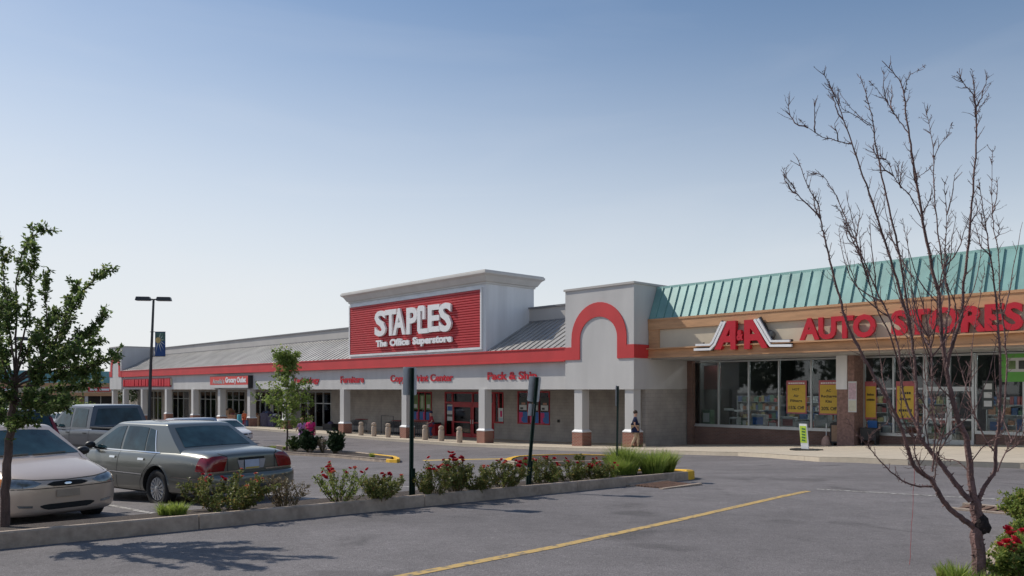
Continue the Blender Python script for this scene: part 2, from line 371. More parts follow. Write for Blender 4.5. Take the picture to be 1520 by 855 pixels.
def resample(pts, step, closed=False):
    out = []; n = len(pts)
    for i in range(n if closed else n-1):
        a, b = Vector(pts[i]), Vector(pts[(i+1) % n]); k = max(1, int(math.ceil((b-a).length/step)))
        for j in range(k): out.append(tuple(a + (b-a)*j/k))
    if not closed: out.append(tuple(pts[-1]))
    return out
def offs(pts, d, closed=False):
    out = []; n = len(pts)
    for i in range(n):
        p = Vector(pts[i]); a = Vector(pts[(i-1) % n]) if (closed or i > 0) else None; b = Vector(pts[(i+1) % n]) if (closed or i < n-1) else None
        t = Vector((0,0))
        if a is not None: t += (p-a).normalized()
        if b is not None: t += (b-p).normalized()
        t.normalize(); out.append((p.x - t.y*d, p.y + t.x*d))
    return out
def kerb(name, pts, w, h, m, gap=3.0, parent=None):
    """kerb along an open polyline in (u,v); the kerb lies on the left of it (positive offset)"""
    pts = resample(pts, .5); inner = offs(pts, w); mb = MB(); acc = 0; seg = [0]
    ou = []
    for i, (p, q) in enumerate(zip(pts, inner)): ou.append((p, q))
    L_ = 0; start = 0; runs = []
    for i in range(1, len(pts)):
        L_ += (Vector(pts[i])-Vector(pts[i-1])).length
        if L_ >= gap or i == len(pts)-1: runs.append((start, i)); start = i; L_ = 0
    c = .018
    for a, b in runs:
        n0 = len(mb.v)
        for i in range(a, b+1):
            (pu, pv), (qu, qv) = ou[i]
            if i == b and b != len(pts)-1:   # a fine joint
                d = (Vector(pts[i])-Vector(pts[i-1])).normalized()*.012; pu, pv, qu, qv = pu-d.x, pv-d.y, qu-d.x, qv-d.y
            z = tz(pu, pv); z2 = tz(qu, qv); dx, dy = (qu-pu)/w, (qv-pv)/w
            for U_, V_, Z_ in ((pu,pv,z-.2),(pu+dx*.012,pv+dy*.012,z+h-c),(pu+dx*(.012+c),pv+dy*(.012+c),z+h),(qu-dx*c,qv-dy*c,z2+h),(qu,qv,z2+h-c),(qu,qv,z2-.2)):
                mb.v.append(W(U_, V_, Z_))
        k = b-a+1
        for i in range(k-1):
            for j in range(6):
                jj = (j+1) % 6; mb.f.append((n0+i*6+j, n0+i*6+jj, n0+(i+1)*6+jj, n0+(i+1)*6+j))
        mb.f.append(tuple(n0+j for j in range(6))); mb.f.append(tuple(n0+(k-1)*6+j for j in range(6)))
    o = mb.build(name, m); return tag(o, kind='structure')
def fill(name, pts, h, m, kind='structure'):
    """flat-ish fill of a closed (u,v) outline"""
    bm = bmesh.new(); vv = [bm.verts.new(W(u, v, tz(u, v)+h)) for u, v in pts]; bm.faces.new(vv)
    bmesh.ops.triangulate(bm, faces=bm.faces)
    for _ in range(2): bmesh.ops.subdivide_edges(bm, edges=[e for e in bm.edges if e.calc_length() > 1.2], cuts=1, use_grid_fill=True)
    for v in bm.verts:
        a, b = UV(v.co.x, v.co.y); v.co.z = tz(a, b)+h
    me = bpy.data.meshes.new(name); bmesh.ops.recalc_face_normals(bm, faces=bm.faces); bm.to_mesh(me); bm.free()
    o = bpy.data.objects.new(name, me); col.objects.link(o); me.materials.append(M[m] if isinstance(m, str) else m); return tag(o, kind=kind)
def paint(name, pts, w, m, dz=.004):
    pts = resample(pts, .6); a = offs(pts, w/2); b = offs(pts, -w/2); mb = MB()
    for p, q in zip(a, b): mb.v += [W(p[0], p[1], tz(*p)+dz), W(q[0], q[1], tz(*q)+dz)]
    for i in range(len(pts)-1): mb.f.append((2*i, 2*i+1, 2*i+3, 2*i+2))
    return tag(mb.build(name, m), kind='structure')
def arc(cu, cv, r, a0, a1, n=8): return [(cu+r*math.cos(R(a0+(a1-a0)*i/n)), cv+r*math.sin(R(a0+(a1-a0)*i/n))) for i in range(n+1)]

# foreground island: drive side at u = 10, parking side at u = 11.9, round nose at v = 15
IU0, IU1, IH = 9.93, 11.5, .18
def bedh(u): return max(.012, .145-.133*max(0, (u-10.1)/1.3)**1.4)
nose = arc(IU0+.78, 14.3, .78, 180, 0, 12)
kerb('kerb', [(IU0, -22), (IU0, 14.3)][::-1], .16, IH, 'kerb')
kerb('kerb', nose[::-1], .16, IH, 'yellowkerb', gap=99)
fill('planting_bed', [(IU0+.12,-22),(IU0+.12,14.3)] + [((p[0]-10.77)*.82+10.77, (p[1]-14.3)*.82+14.3) for p in nose[1:-1]] + [(IU1-.10,14.3),(IU1-.10,13.6)], .145, 'mulch')
bd = MB(); bu_l = [10.0,10.3,10.6,10.9,11.15,11.4,11.6]; bv_l = [-22+.75*i for i in range(48)]
for v in bv_l:
    for u in bu_l: bd.v.append(W(u, v, tz(u, v)+bedh(u)+(random.Random(int(u*100+v*7)).uniform(-.012,.012) if 10.1 < u < 11.4 else 0)))
for i in range(len(bv_l)-1):
    for j in range(6): bd.f.append((i*7+j, i*7+j+1, (i+1)*7+j+1, (i+1)*7+j))
tag(bd.build('planting_bed', 'mulch', smooth=True), kind='structure')
# right bed beside the drive
rbp = [gnd(1433,852,.18), gnd(1455,824,.18), gnd(1476,799,.18), gnd(1517,766,.18)]
rb = [(rbp[0][0]-.45, -3), (rbp[0][0]-.12, rbp[0][1]-2.5)] + rbp + [(rbp[-1][0]+.12, 12.8)] + arc(rbp[-1][0]-.63, 13.2, .75, 0, 90, 5)[1:] + [(1.2,14.1),(-6,14.9)]
kerb('kerb', rb, .16, IH, 'kerb')
fill('planting_bed', [(p[0]-.1, p[1]-.1) for p in rb] + [(-6,-3)], IH-.035, 'mulch')
# mid island parallel to the shops
mi = [(44,17.2),(30,16.9),(25.2,16.35)] + arc(24.9, 17.3, .95, -90, -180, 5)[1:]+ arc(24.9,17.3,.95,180,90,5)[1:] + [(30,18.7),(44,19.4)]
near = [gnd(*p) for p in ((588,687),(578,686.2),(560,685),(530,682),(492,678.5),(440,675.5),(408,673.5))]; near += [(near[-1][0]+5, near[-1][1]+.1)]
back = [gnd(*p) for p in ((588,684.5),(582,681.5),(565,679.5),(548,677.5),(520,674),(480,670),(430,667))]; back += [(near[-1][0], back[-1][1]+.2)]
kerb('kerb', near[1:], -.14, .13, 'kerb'); kerb('kerb', back[3:], .14, .13, 'kerb')
kerb('kerb', near[1:2]+near[:1]+back[:4], .14, .13, 'yellowkerb', gap=99)
fill('planting_bed', offs(near, -.07)[1:] + offs(back, .07)[::-1][:-1], .10, 'mulch')
# island with the yellow kerb
def isl(pts, m='yellowkerb', mk='yellowkerb', h=.15):
    kerb('kerb', pts+[pts[0]], -.16 if area(pts) < 0 else .16, h, mk, gap=99)
    cu = sum(p[0] for p in pts)/len(pts); cv = sum(p[1] for p in pts)/len(pts)
    fill('planting_bed', [(cu+(p[0]-cu)*.96, cv+(p[1]-cv)*.96) for p in pts], h-.03, 'mulch')
def area(p): return sum(p[i][0]*p[(i+1)%len(p)][1]-p[(i+1)%len(p)][0]*p[i][1] for i in range(len(p)))
yf = [gnd(*p) for p in ((757,689.5),(760,685.5),(770,682.5),(790,680.8),(820,679.6),(860,679.4),(905,681),(940,685))]
yn = [gnd(*p) for p in ((940,689),(905,690),(860,690.5),(800,692),(768,692.5))]
kerb('kerb', yf, -.16, .14, 'yellowkerb', gap=99); kerb('kerb', yf[-1:]+yn+yf[:1], -.16, .14, 'kerb')
fill('planting_bed', offs(yf, -.08) + offs(yn, -.08), .11, 'mulch')
# markings
M['ypaint'] = paintmat('yellow_road_paint', (.52,.35,.12), .41); M['wpaint'] = paintmat('white_road_paint', (.50,.48,.45), .50)
paint('road_marking', [(5.9,-6),(5.88,4.1),(6.03,6.2),(6.36,8.85),(6.9,12.6),(7.05,13.9)], .13, 'ypaint')
paint('road_marking', [gnd(1213,726), gnd(1330,733), gnd(1500,742)], .13, 'wpaint')
for k in range(-4, 5):   # stall lines on the near side of the parking aisle
    v = 4.15+2.75*k
    if -12 < v < 14.5: paint('parking_line', [(12.2, v), (17.3, v)], .10, 'wpaint')
for k in range(-2, 4):
    v = 4.0+2.75*k; paint('parking_line', [(23.6, v), (28.8, v)], .10, 'wpaint')
M['ypaint2'] = paintmat('fresh_yellow_road_paint', (.72,.47,.08), .30)
paint('road_marking', [gnd(628,683.5), gnd(690,682), gnd(757,681)], .55, 'ypaint2')
# sidewalk along the shops
edge = [(150,31.5),(104,29.9),(62,29.6),(43,29.6),(34,29.5),(27.5,28.9),(24,28.6),(20.7,27.6),(16.1,26.6),(13.2,24.4),(11.15,22.95),(8.6,22.7),(6.2,23.6),(0,24.2),(-14,24.4)]
kerb('kerb', edge, .16, .15, M['walk'], gap=4)
er = resample(edge, 1.5); wk = MB()
e2_ = offs(er, .165)
for i in range(len(er)-1):
    (u0,v0),(u1,v1) = e2_[i], e2_[i+1]; u1 = u1+.012
    vt = 35.9; n = len(wk.v); K = 4
    for k in range(K+1):
        for (u, v) in ((u0, v0), (u1, v1)):
            vv = v+(vt-v)*k/K; wk.v.append(W(u, vv, tz(u, vv)+.148))
    for k in range(K): wk.f.append((n+2*k, n+2*k+1, n+2*k+3, n+2*k+2))
tag(wk.build('sidewalk', 'walk'), kind='structure')
# cast iron drain by the nose and wooden debris at the right
dr = empty('storm_drain', W(10.6-1.1, 13.2, tz(9.4,13.2)), 0, 'rusty storm drain grate set in the road against the island kerb', 'drain')
d = MB(); a = MB()
for i in range(9): d.ubox(9.15+.075*i, 9.19+.075*i, 12.35, 13.35, tz(9.4,12.8)-.01, tz(9.4,12.8)+.018)
d.build('grate', mat('rusty_iron', (.16,.09,.06), .8, var=.4, scale=15), dr)
a.ubox(9.05,9.13,12.2,13.5,tz(9.4,12.8)-.02,tz(9.4,12.8)+.025); a.ubox(9.83,9.9,12.2,13.5,tz(9.4,12.8)-.02,tz(9.4,12.8)+.025); a.build('surround', 'kerb', dr)
du, dv = gnd(1485, 759); dz = tz(du, dv)
dn = empty('storm_drain', W(du, dv, dz), 0, 'rust brown storm drain inlet beside the flower bed at the right edge', 'drain'); d = MB()
for i in range(8): d.ubox(du-.5+.13*i, du-.42+.13*i, dv-.25, dv+.25, dz-.01, dz+.03)
d.build('grate', mat('rusty_iron', (.16,.09,.06)), dn); a = MB(); a.ubox(du-.6,du+.6,dv+.26,dv+.36,dz-.02,dz+.035); a.ubox(du-.6,du+.6,dv-.36,dv-.26,dz-.02,dz+.03); a.build('surround', 'kerb', dn)
# ================================================================ STRIP BUILDING (white, red band, grey metal roof)
FV, WV = 30.86, 35.62          # front plane and back wall of the arcade
st = empty('store_building', W(70, 33, tz(70, 33)), 0, 'long white strip mall building with red band, pillars and grey metal roof', 'building')
UL, UR = 108.4, 24.62
def seams(mb, p0, p1, u0, u1, step, h=.05, w=.035):
    """standing seams up a slope from (v,z) p0 to p1"""
    u = min(u0, u1)+step*.5
    d = Vector((p1[0]-p0[0], p1[1]-p0[1])).normalized(); nn = Vector((-d.y, d.x))*h
    while u < max(u0, u1):
        mb.vprism([(p0[0],p0[1]),(p1[0],p1[1]),(p1[0]+nn.x,p1[1]+nn.y),(p0[0]+nn.x,p0[1]+nn.y)], u-w/2, u+w/2); u += step
# back wall in pieces round openings
win = []   # (u_left, u_right, z0, z1, kind)
def wallw(px0, px1, z0, z1, kind): win.append((fac(px0, 600, WV)[0], fac(px1, 600, WV)[0], z0, z1, kind))
wallw(612, 641, .62, 2.82, 'triple'); wallw(660.5, 705.5+28, -.6, 2.82, 'entrance'); wallw(733.6, 747.5, .72, 2.82, 'sidelight'); wallw(768.6, 816.3, .75, 2.88, 'triple2')
wallw(379, 402, -.6, 2.8, 'shop'); wallw(405, 430, -.6, 2.8, 'shop'); wallw(446, 492, -.6, 2.8, 'shopdoor')
for p0, p1 in ((184.5,205),(222,240.5),(256,281),(297,321),(337,364)): wallw(p0, p1, -.9, 2.8, 'shop')
win.sort(key=lambda w: -w[0])
wb = MB(); cur = UL
for (u0, u1, z0, z1, k) in win:
    wb.ubox(u0, cur, WV, WV+.25, -3.2, 4.4)
    wb.ubox(u1, u0, WV, WV+.25, z1, 4.4); wb.ubox(u1, u0, WV, WV+.25, -3.2, z0); cur = u1
wb.ubox(UR+.26, cur, WV, WV+.25, -3.2, 4.4)
wb.build('back_wall', 'block', st)
# fascia, red band, soffit
f = MB(); f.ubox(UR+.02, UL, FV+.24, FV+.5, 3.0, 4.9); f.build('fascia', 'stucco', st)
f = MB(); f.ubox(29.25, 103.9, FV-.02, FV+.30, 4.55, 5.21); f.vprism([(FV-.05,4.50),(FV+.24,4.50),(FV+.24,4.56),(FV-.05,4.56)], 29.25, 103.9); f.ubox(29.25,103.9,FV-.06,FV+.32,5.19,5.25); f.build('red_band', 'redband', st)
f = MB(); f.ubox(UR+.3, UL-.1, FV+.5, WV, 3.02, 3.16); f.build('soffit', mat('soffit_grey', (.42,.41,.40), .8, var=.05), st)
# roof slope, seams, parapet
RB, RT = (FV+.02, 5.245), (34.46, 7.18)
f = MB(); f.vprism([RB, RT, (RT[0], RT[1]-.15), (RB[0], RB[1]-.12)], 29.3, 103.9); seams(f, RB, RT, 29.4, 35.6, .48); seams(f, RB, RT, 51.2, 103.7, .62)
f.build('roof', 'roof', st)
f = MB(); f.ubox(29.2, 108.3, 34.46, 34.72, 6.9, 8.0); f.build('parapet', 'parapet', st)
f = MB(); f.ubox(29.2, 108.3, 34.36, 34.82, 8.0, 8.10); f.ubox(29.2,103.7,34.42,34.46,7.16,7.24); f.build('coping', mat('dark_coping', (.20,.20,.21), .5, var=.05), st)
f = MB(); f.ubox(25, 108.2, 34.72, 62, 6.6, 6.75); f.ubox(24.9,25.1,35.9,62,-3,6.7); f.ubox(108.1,108.3,34.9,62,-3,7.4); f.ubox(25,108.1,61.8,62,-3,7.2); f.build('flat_roof', mat('roof_membrane', (.4,.4,.4), .9), st)
# box for the main sign
f = MB(); f.ubox(35.73, 51.0, FV+.005, 34.85, 5.23, 9.32); f.build('sign_tower', 'trim', st)
f = MB(); c0, c1 = 35.73, 51.0
def ring(mb, u0, u1, v0, v1, prof, skip_back=False):   # mitred cornice: prof = (out, z)
    n = len(mb.v); k = len(prof)
    for (uu, vv, du, dv) in ((u1,v0,1,-1),(u0,v0,-1,-1),(u0,v1,-1,1),(u1,v1,1,1)):
        for o_, z_ in prof: mb.v.append(W(uu+du*o_, vv+dv*o_, z_))
    for c in range(4):
        d = (c+1) % 4
        for i in range(k):
            j = (i+1) % k; mb.f.append((n+c*k+i, n+d*k+i, n+d*k+j, n+c*k+j))
ring(f, c0, c1, FV, 34.85, [(-.2,9.28),(.07,9.28),(.07,9.38),(.16,9.42),(.34,9.72),(.50,9.84),(.50,9.96),(.44,9.98),(.44,10.04),(-.2,10.04)])
f.ubox(c0+.1, c1-.1, FV+.1, 34.75, 9.9, 10.0); f.build('cornice', mat('cornice_cream', (.62,.60,.57), .8, var=.06, scale=1), st, bevel=0)
# arched towers
def arch_tower(ur, label_side=False):
    ul = ur+4.62
    t = MB(); t.ubox(ur, ul, FV, 34.9, 3.0, 8.2); b = t.build('arch_tower', 'stucco', st)
    t = MB(); t.ubox(ur-.07, ul+.07, FV-.07, 34.97, 8.2, 8.31); t.build('coping', 'parapet', b)
    # arch band: two legs plus ring, standing 4 cm proud
    def pu(px): return fac(px, 500, FV)[0] + (ur-24.62)
    oL, iL, iR, oR = pu(848.8), pu(861.3), pu(916.8), pu(930.3)
    zc = 5.62; cu = (iL+iR)/2; ri = (iL-iR)/2; ro = (oL-oR)/2; zt_in = 6.72; zt_out = 7.46
    t = MB(); N = 20; out = []; inn = []
    for i in range(N+1):
        a = math.pi*i/N; out.append((cu+ro*math.cos(a), zc+(zt_out-zc)*math.sin(a))); inn.append((cu+ri*math.cos(a), zc+(zt_in-zc)*math.sin(a)))
    out = [(oL,4.55)] + out + [(oR,4.55)]; inn = [(iL,4.55)] + inn + [(iR,4.55)]
    for i in range(len(out)-1): t.uprism([out[i], out[i+1], inn[i+1], inn[i]], FV-.05, FV-.002)
    t.ubox(oL, ul+.01, FV-.05, FV-.002, 4.55, 5.22); t.ubox(ur-.05, oR, FV-.05, FV-.002, 4.55, 5.22)
    t.ubox(ur-.05, ur-.002, FV-.002, 32.06, 4.55, 5.22); t.build('arch_band', 'redband', b)
    return b
arch_tower(24.62); arch_tower(103.8)
# side wall of the arcade towards the auto store: cream above, block below
f = MB(); f.ubox(UR+.01, UR+.26, FV+.25, WV+.25, 3.03, 4.56); f.build('side_wall', 'stucco', st)
f = MB(); f.ubox(UR+.06, UR+.3, FV+1.0, WV+.25, -.6, 3.03); f.build('side_wall', 'block', st)
# pillars with brick bases
for i, u in enumerate([28.66, 24.63+.62, 36.47, 44.5, 52.5, 61.8, 68.5, 75.0, 81.65, 89.16, 96.94, 103.56, 107.8]):
    w = .55; uc, vc = u-.28, FV+.33+.02; z0 = tz(uc, vc)+.12
    p = MB(); p.ubox(uc-w/2, uc+w/2, vc-w/2, vc+w/2, z0+.7, 3.01); po = p.build('pillar', 'stucco', st)
    q = MB(); q.ubox(uc-.36, uc+.36, vc-.36, vc+.36, z0-.3, z0+.76); q.build('brick_base', 'redbrick', po)
    q = MB(); q.ubox(uc-.37, uc+.37, vc-.37, vc+.37, z0+.76, z0+.80); q.hexa([W(uc+.37,vc-.37,z0+.80),W(uc-.37,vc-.37,z0+.80),W(uc-.37,vc+.37,z0+.80),W(uc+.37,vc+.37,z0+.80),W(uc+.275,vc-.275,z0+.9),W(uc-.275,vc-.275,z0+.9),W(uc-.275,vc+.275,z0+.9),W(uc+.275,vc+.275,z0+.9)]); q.build('cap', 'trim', po)
# windows and doors
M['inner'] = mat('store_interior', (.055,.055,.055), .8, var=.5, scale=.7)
def frame(parent, u0, u1, z0, z1, cols, rows, m, t=.06, v=WV, name='window', rowz=None, glassm='glass'):
    f = MB(); cs = [u0 + (u1-u0)*i/cols for i in range(cols+1)] if isinstance(cols, int) else cols
    rz = rowz or [z0 + (z1-z0)*i/rows for i in range(rows+1)]
    for i, u in enumerate(cs):
        s = -t if i == 0 else (0 if i == len(cs)-1 else -t/2); f.ubox(u+s, u+s+t, v-.045, v+.08, z0, z1)
    for i, z in enumerate(rz):
        s = 0 if i == 0 else (-t if i == len(rz)-1 else -t/2); f.ubox(min(cs)+t, max(cs)-t, v-.04, v+.075, z+s, z+s+t)
    w = f.build(name, m, parent)
    gl = MB(); gl.ubox(min(cs)+.03, max(cs)-.03, v+.015, v+.027, z0+.03, z1-.03); gl.build('pane', glassm, w)
    return w
for (u0, u1, z0, z1, k) in win:
    if k == 'triple' or k == 'triple2':
        w = frame(st, u0, u1, z0, z1, 3, 1, 'redframe', .09)
    elif k == 'entrance':
        g0 = max(z0, tz(u0, WV)+.15)
        e = fac(672, 600, WV)[0]
        w = frame(st, u0, u1, g0, z1, [u0, e, (e+u1)/2, u1], 2, 'redframe', .12, name='entrance', rowz=[g0, 2.05, z1])
        d = MB(); mid = (e+u1)/2
        for a, b in ((e-.12, mid+.06), (mid-.06, u1+.12)):
            d.ubox(b, a, WV-.07, WV-.042, 1.75, 2.0)
            for x in (a-.10, b): d.ubox(x, x+.10, WV-.07, WV-.042, g0+.02, 1.75)
            d.ubox(b+.1, a-.1, WV-.07, WV-.042, g0+.02, g0+.28); d.ubox(b+.1, a-.1, WV-.07, WV-.042, g0+1.0, g0+1.08)
        dd = d.build('door', 'redframe', w)
        h = MB(); h.ubox(mid+.1, mid+.14, WV-.12, WV-.072, g0+.95, g0+1.25); h.build('handle', 'alu', dd); h = MB(); h.ubox(mid-.14, mid-.1, WV-.12, WV-.072, g0+.95, g0+1.25); h.build('handle', 'alu', dd)
    elif k == 'sidelight': frame(st, u0, u1, z0, z1, 2, 1, 'redframe', .10)
    else:
        g0 = max(z0, tz(u0, WV)+.15); frame(st, u0, u1, g0, z1, 3 if k != 'shopdoor' else 4, 2, 'alu', .07, rowz=[g0, 1.9 if k=='shop' else 1.75, z1])
# dim shop rooms behind the glass
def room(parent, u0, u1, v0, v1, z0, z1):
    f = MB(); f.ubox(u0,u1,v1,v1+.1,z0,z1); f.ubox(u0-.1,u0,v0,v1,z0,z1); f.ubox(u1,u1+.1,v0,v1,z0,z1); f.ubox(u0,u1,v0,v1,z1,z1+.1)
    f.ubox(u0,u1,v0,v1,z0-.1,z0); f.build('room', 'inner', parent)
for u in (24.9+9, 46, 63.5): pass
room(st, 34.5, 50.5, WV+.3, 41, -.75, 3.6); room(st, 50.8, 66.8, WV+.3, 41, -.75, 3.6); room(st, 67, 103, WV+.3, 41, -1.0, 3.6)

# ---- shop goods seen through the glass, in the dark: shelving units
rnd = random.Random(5)
gm = [mat('goods_%s' % n, c, .6, var=.25, scale=4) for n, c in (('white',(.42,.43,.43)),('blue',(.06,.10,.20)),('red',(.26,.06,.06)),('green',(.10,.17,.11)),('yellow',(.32,.27,.12)),('brown',(.17,.12,.09)),('orange',(.32,.15,.08)))]
def shelf(u, v, z, w, label, h=1.9, rows=4, group='shop shelves behind the windows'):
    r = empty('shelf_unit', W(u, v, z), 0, label, 'shelf', group); f = MB()
    f.ubox(u-w/2, u-w/2+.04, v, v+.45, z, z+h); f.ubox(u+w/2-.04, u+w/2, v, v+.45, z, z+h); f.ubox(u-w/2+.04,u+w/2-.04,v+.42,v+.45,z,z+h)
    for i in range(rows): f.ubox(u-w/2+.04, u+w/2-.04, v, v+.42, z+.1+i*h/rows, z+.13+i*h/rows)
    f.build('rack', 'alu', r); boxes = {}
    for i in range(rows):
        x = u-w/2+.08
        while x < u+w/2-.3:
            bw = rnd.uniform(.10,.30); bh = rnd.uniform(.18, h/rows-.08); k = rnd.randrange(len(gm)); g_ = MB(); g_.ubox(x, x+bw, v+.03, v+.35, z+.131+i*h/rows, z+.131+i*h/rows+bh); g_.build('goods', gm[k], r); x += bw+.02
for i, u in enumerate((38.5, 42.5, 47.0, 55, 59.5, 63.8, 70.5, 77.5, 84, 91.5, 99)):
    shelf(u, WV+1.2+(i%3)*.5, tz(u, WV)+.15 if u > 50 else -.55, 2.4 if i % 2 else 2.0, ['stocked shelf unit behind the %s' % s for s in ('entrance doors of the office store','left leaf of the store entrance','narrow red framed window','shop window beside the small tree','shop window left of the furniture lettering','glass behind the small green tree','window right of the grocery sign','window under the grocery sign','window left of the grocery sign','window right of the lamp post','window beneath the red shop sign')][i], group=None)
# ================================================================ SIGNS ON THE STRIP BUILDING
V0 = FV
ss = empty('store_sign', W(43.5, FV, 7.2), 0, 'big red corrugated sign with white raised lettering under the cornice', 'sign')
p = MB(); pu0, pu1, pz0, pz1 = 36.12, 50.82, 5.52, 8.97; n = 22
for i in range(n):
    a = pz0+(pz1-pz0)*i/n; b = pz0+(pz1-pz0)*(i+1)/n; m_ = a+(b-a)*.30; m2 = a+(b-a)*.8
    p.vprism([(FV-.02,a),(FV-.02,b),(FV-.035,b),(FV-.085,m2),(FV-.085,m_),(FV-.035,a)], pu0, pu1)
p.build('panel', 'redpanel', ss)
p = MB(); p.ubox(pu0-.12,pu1+.12,FV-.11,FV-.003,pz1,pz1+.12); p.ubox(pu0-.12,pu1+.12,FV-.11,FV-.003,pz0-.14,pz0); p.ubox(pu0-.12,pu0,FV-.11,FV-.003,pz0,pz1); p.ubox(pu1,pu1+.12,FV-.11,FV-.003,pz0,pz1); p.build('frame', 'trim', ss)
LV = FV-.12   # back of the letters
def lp(x, y): return fac(550+x/10.06, 440+y/10.06, FV-.45)
def word(mb, s, xa, xb, ya0, ya1, yb0, yb1, depth, bold, V=FV-.12):
    (u0, z0), (u1, z0b) = lp(xa, ya0), lp(xb, yb0); z1 = lp(xa, ya1)[1]; z1b = lp(xb, yb1)[1]
    text_on(mb, s, u0, u1, (z0+z0b)/2, (z1+z1b)/2, V, depth, bold)
p = MB()
za, zb = lp(600, 575)[1], lp(600, 150)[1]
word(p, 'S', 25, 190, 600, 215, 590, 205, .15, .03); word(p, 'T', 180, 345, 588, 200, 580, 185, .15, .03); word(p, 'A', 298, 480, 580, 178, 565, 170, .15, .03)
word(p, 'P', 500, 660, 565, 165, 555, 155, .15, .03); word(p, 'E', 818, 995, 528, 125, 525, 110, .15, .03); word(p, 'S', 982, 1170, 530, 92, 520, 88, .15, .03)
# the L drawn as a bent staple
z0, z1 = lp(740, 550)[1], lp(740, 130)[1]; uL, uR = lp(662, 0)[0], lp(830, 0)[0]; du = uL-uR; h = z1-z0; t = .38*du
pts = [(uL, z0+.12*h), (uL, z1-.10*h), (uL-.12*du, z1), (uL-.52*du, z1), (uL-.66*du, z1-.08*h), (uL-.66*du, z0+.50*h), (uL-.46*du, z0+.50*h), (uL-.46*du, z1-.20*h), (uL-.28*du, z1-.20*h), (uL-.28*du, z0+.17*h), (uR, z0+.17*h), (uR, z0), (uL-.12*du, z0)]
p.uprism(pts, LV-.15, LV)
p.build('lettering', 'whitelet', ss)
p = MB(); word(p, 'The', 40, 200, 755, 655, 745, 645, .12, .05); p.build('tagline', 'whitelet', ss); p = MB(); word(p, 'Office', 245, 535, 742, 632, 722, 618, .12, .05); p.build('tagline', 'whitelet', ss); p = MB(); word(p, 'Superstore', 585, 1170, 716, 600, 680, 568, .12, .05)
p.build('tagline', 'whitelet', ss)

def fascia_word(name, s, px0, px1, ybase, ytop, label, m='redlet', bold=.028, V=FV+.24, depth=.045):
    u0, z0 = fac(px0, ybase[0], V); u1, z0b = fac(px1, ybase[1], V); z1 = fac(px0, ytop[0], V)[1]; z1b = fac(px1, ytop[1], V)[1]
    t = empty(name, W((u0+u1)/2, V-.004, (z0+z0b)/2), 0, label, 'sign'); mb = MB(); text_on(mb, s, u0, u1, (z0+z0b)/2, (z1+z1b)/2, V-.004, depth, bold); mb.build('lettering', m, t)
fascia_word('fascia_sign', 'Technology', 436, 474.5, (568.5,568), (560.5,560), 'red Technology lettering on the white fascia behind the small tree')
fascia_word('fascia_sign', 'Furniture', 506, 540.7, (568.5,568), (558.5,558), 'red Furniture lettering on the white fascia')
fascia_word('fascia_sign', 'Copy & Print Center', 580, 673, (566.8,565.6), (556.6,555), 'red Copy & Print Center lettering on the white fascia')
fascia_word('fascia_sign', 'Pack & Ship', 724.2, 797.5, (564,562.6), (552.6,550.6), 'red Pack & Ship lettering on the white fascia')
# grocery box sign
(u0, za), (u1, zb) = fac(311.8, 572.8, FV-.2), fac(368.5, 556.9, FV-.2)
t = empty('shop_sign', W((u0+u1)/2, FV+.2, 3.2), 0, 'red box sign for the grocery outlet with a black side', 'sign')
b = MB(); b.ubox(u1, u0, FV-.2, FV+.238, 3.12, zb); b.build('box', 'black', t)
b = MB(); b.ubox(u1+.06, u0-.03, FV-.215, FV-.2, 3.42, zb-.05); b.build('face', mat('orange_red_face', (.66,.07,.06), .4, var=.05), t)
b = MB(); b.ubox(u1+.06, u0-.03, FV-.213, FV-.2, 3.14, 3.415); b.build('lower_panel', 'stucco', t)
b = MB(); w_ = u0-u1; text_on(b, "Amelia's", u0-.08*w_, u0-.40*w_, 3.55, 3.98, FV-.217, .015, .02); b.build('lettering', mat('pale_grey_letter', (.42,.50,.50), .5), t)
b = MB(); text_on(b, 'Grocery Outlet', u0-.43*w_, u0-.95*w_, 3.62, 4.12, FV-.217, .02, .045); b.build('lettering', 'whitelet', t)
# long red sign at the far left, its words no longer readable
(u0, za), (u1, zb) = fac(181.7, 574.4, FV), fac(251.0, 563.6, FV)
t = empty('shop_sign', W((u0+u1)/2, FV+.1, 3.3), 0, 'long red sign of crowded letters on the fascia behind the lamp post', 'sign')
b = MB(); b.ubox(u1, u0, FV+.08, FV+.236, 3.28, 4.25); b.build('panel', mat('dark_red_sign', (.33,.01,.03), .4), t)
b = MB(); x = u0-.15; r_ = random.Random(3)
while x > u1+.3:
    w_ = r_.uniform(.45,.75); b.ubox(x-w_, x, FV+.02, FV+.079, 3.36+r_.uniform(0,.05), 4.17-r_.uniform(0,.05)); x -= w_+r_.choice([.07,.09,.3])
b.build('lettering', 'redsign', t)
t = MB(); t.ubox(u1-.28,u1-.04,FV+.1,FV+.236,3.45,4.2); tag(t.build('wall_lamp', 'creampanel', bevel=.02), 'small cream lamp box on the fascia at the end of the long red sign', 'lamp')

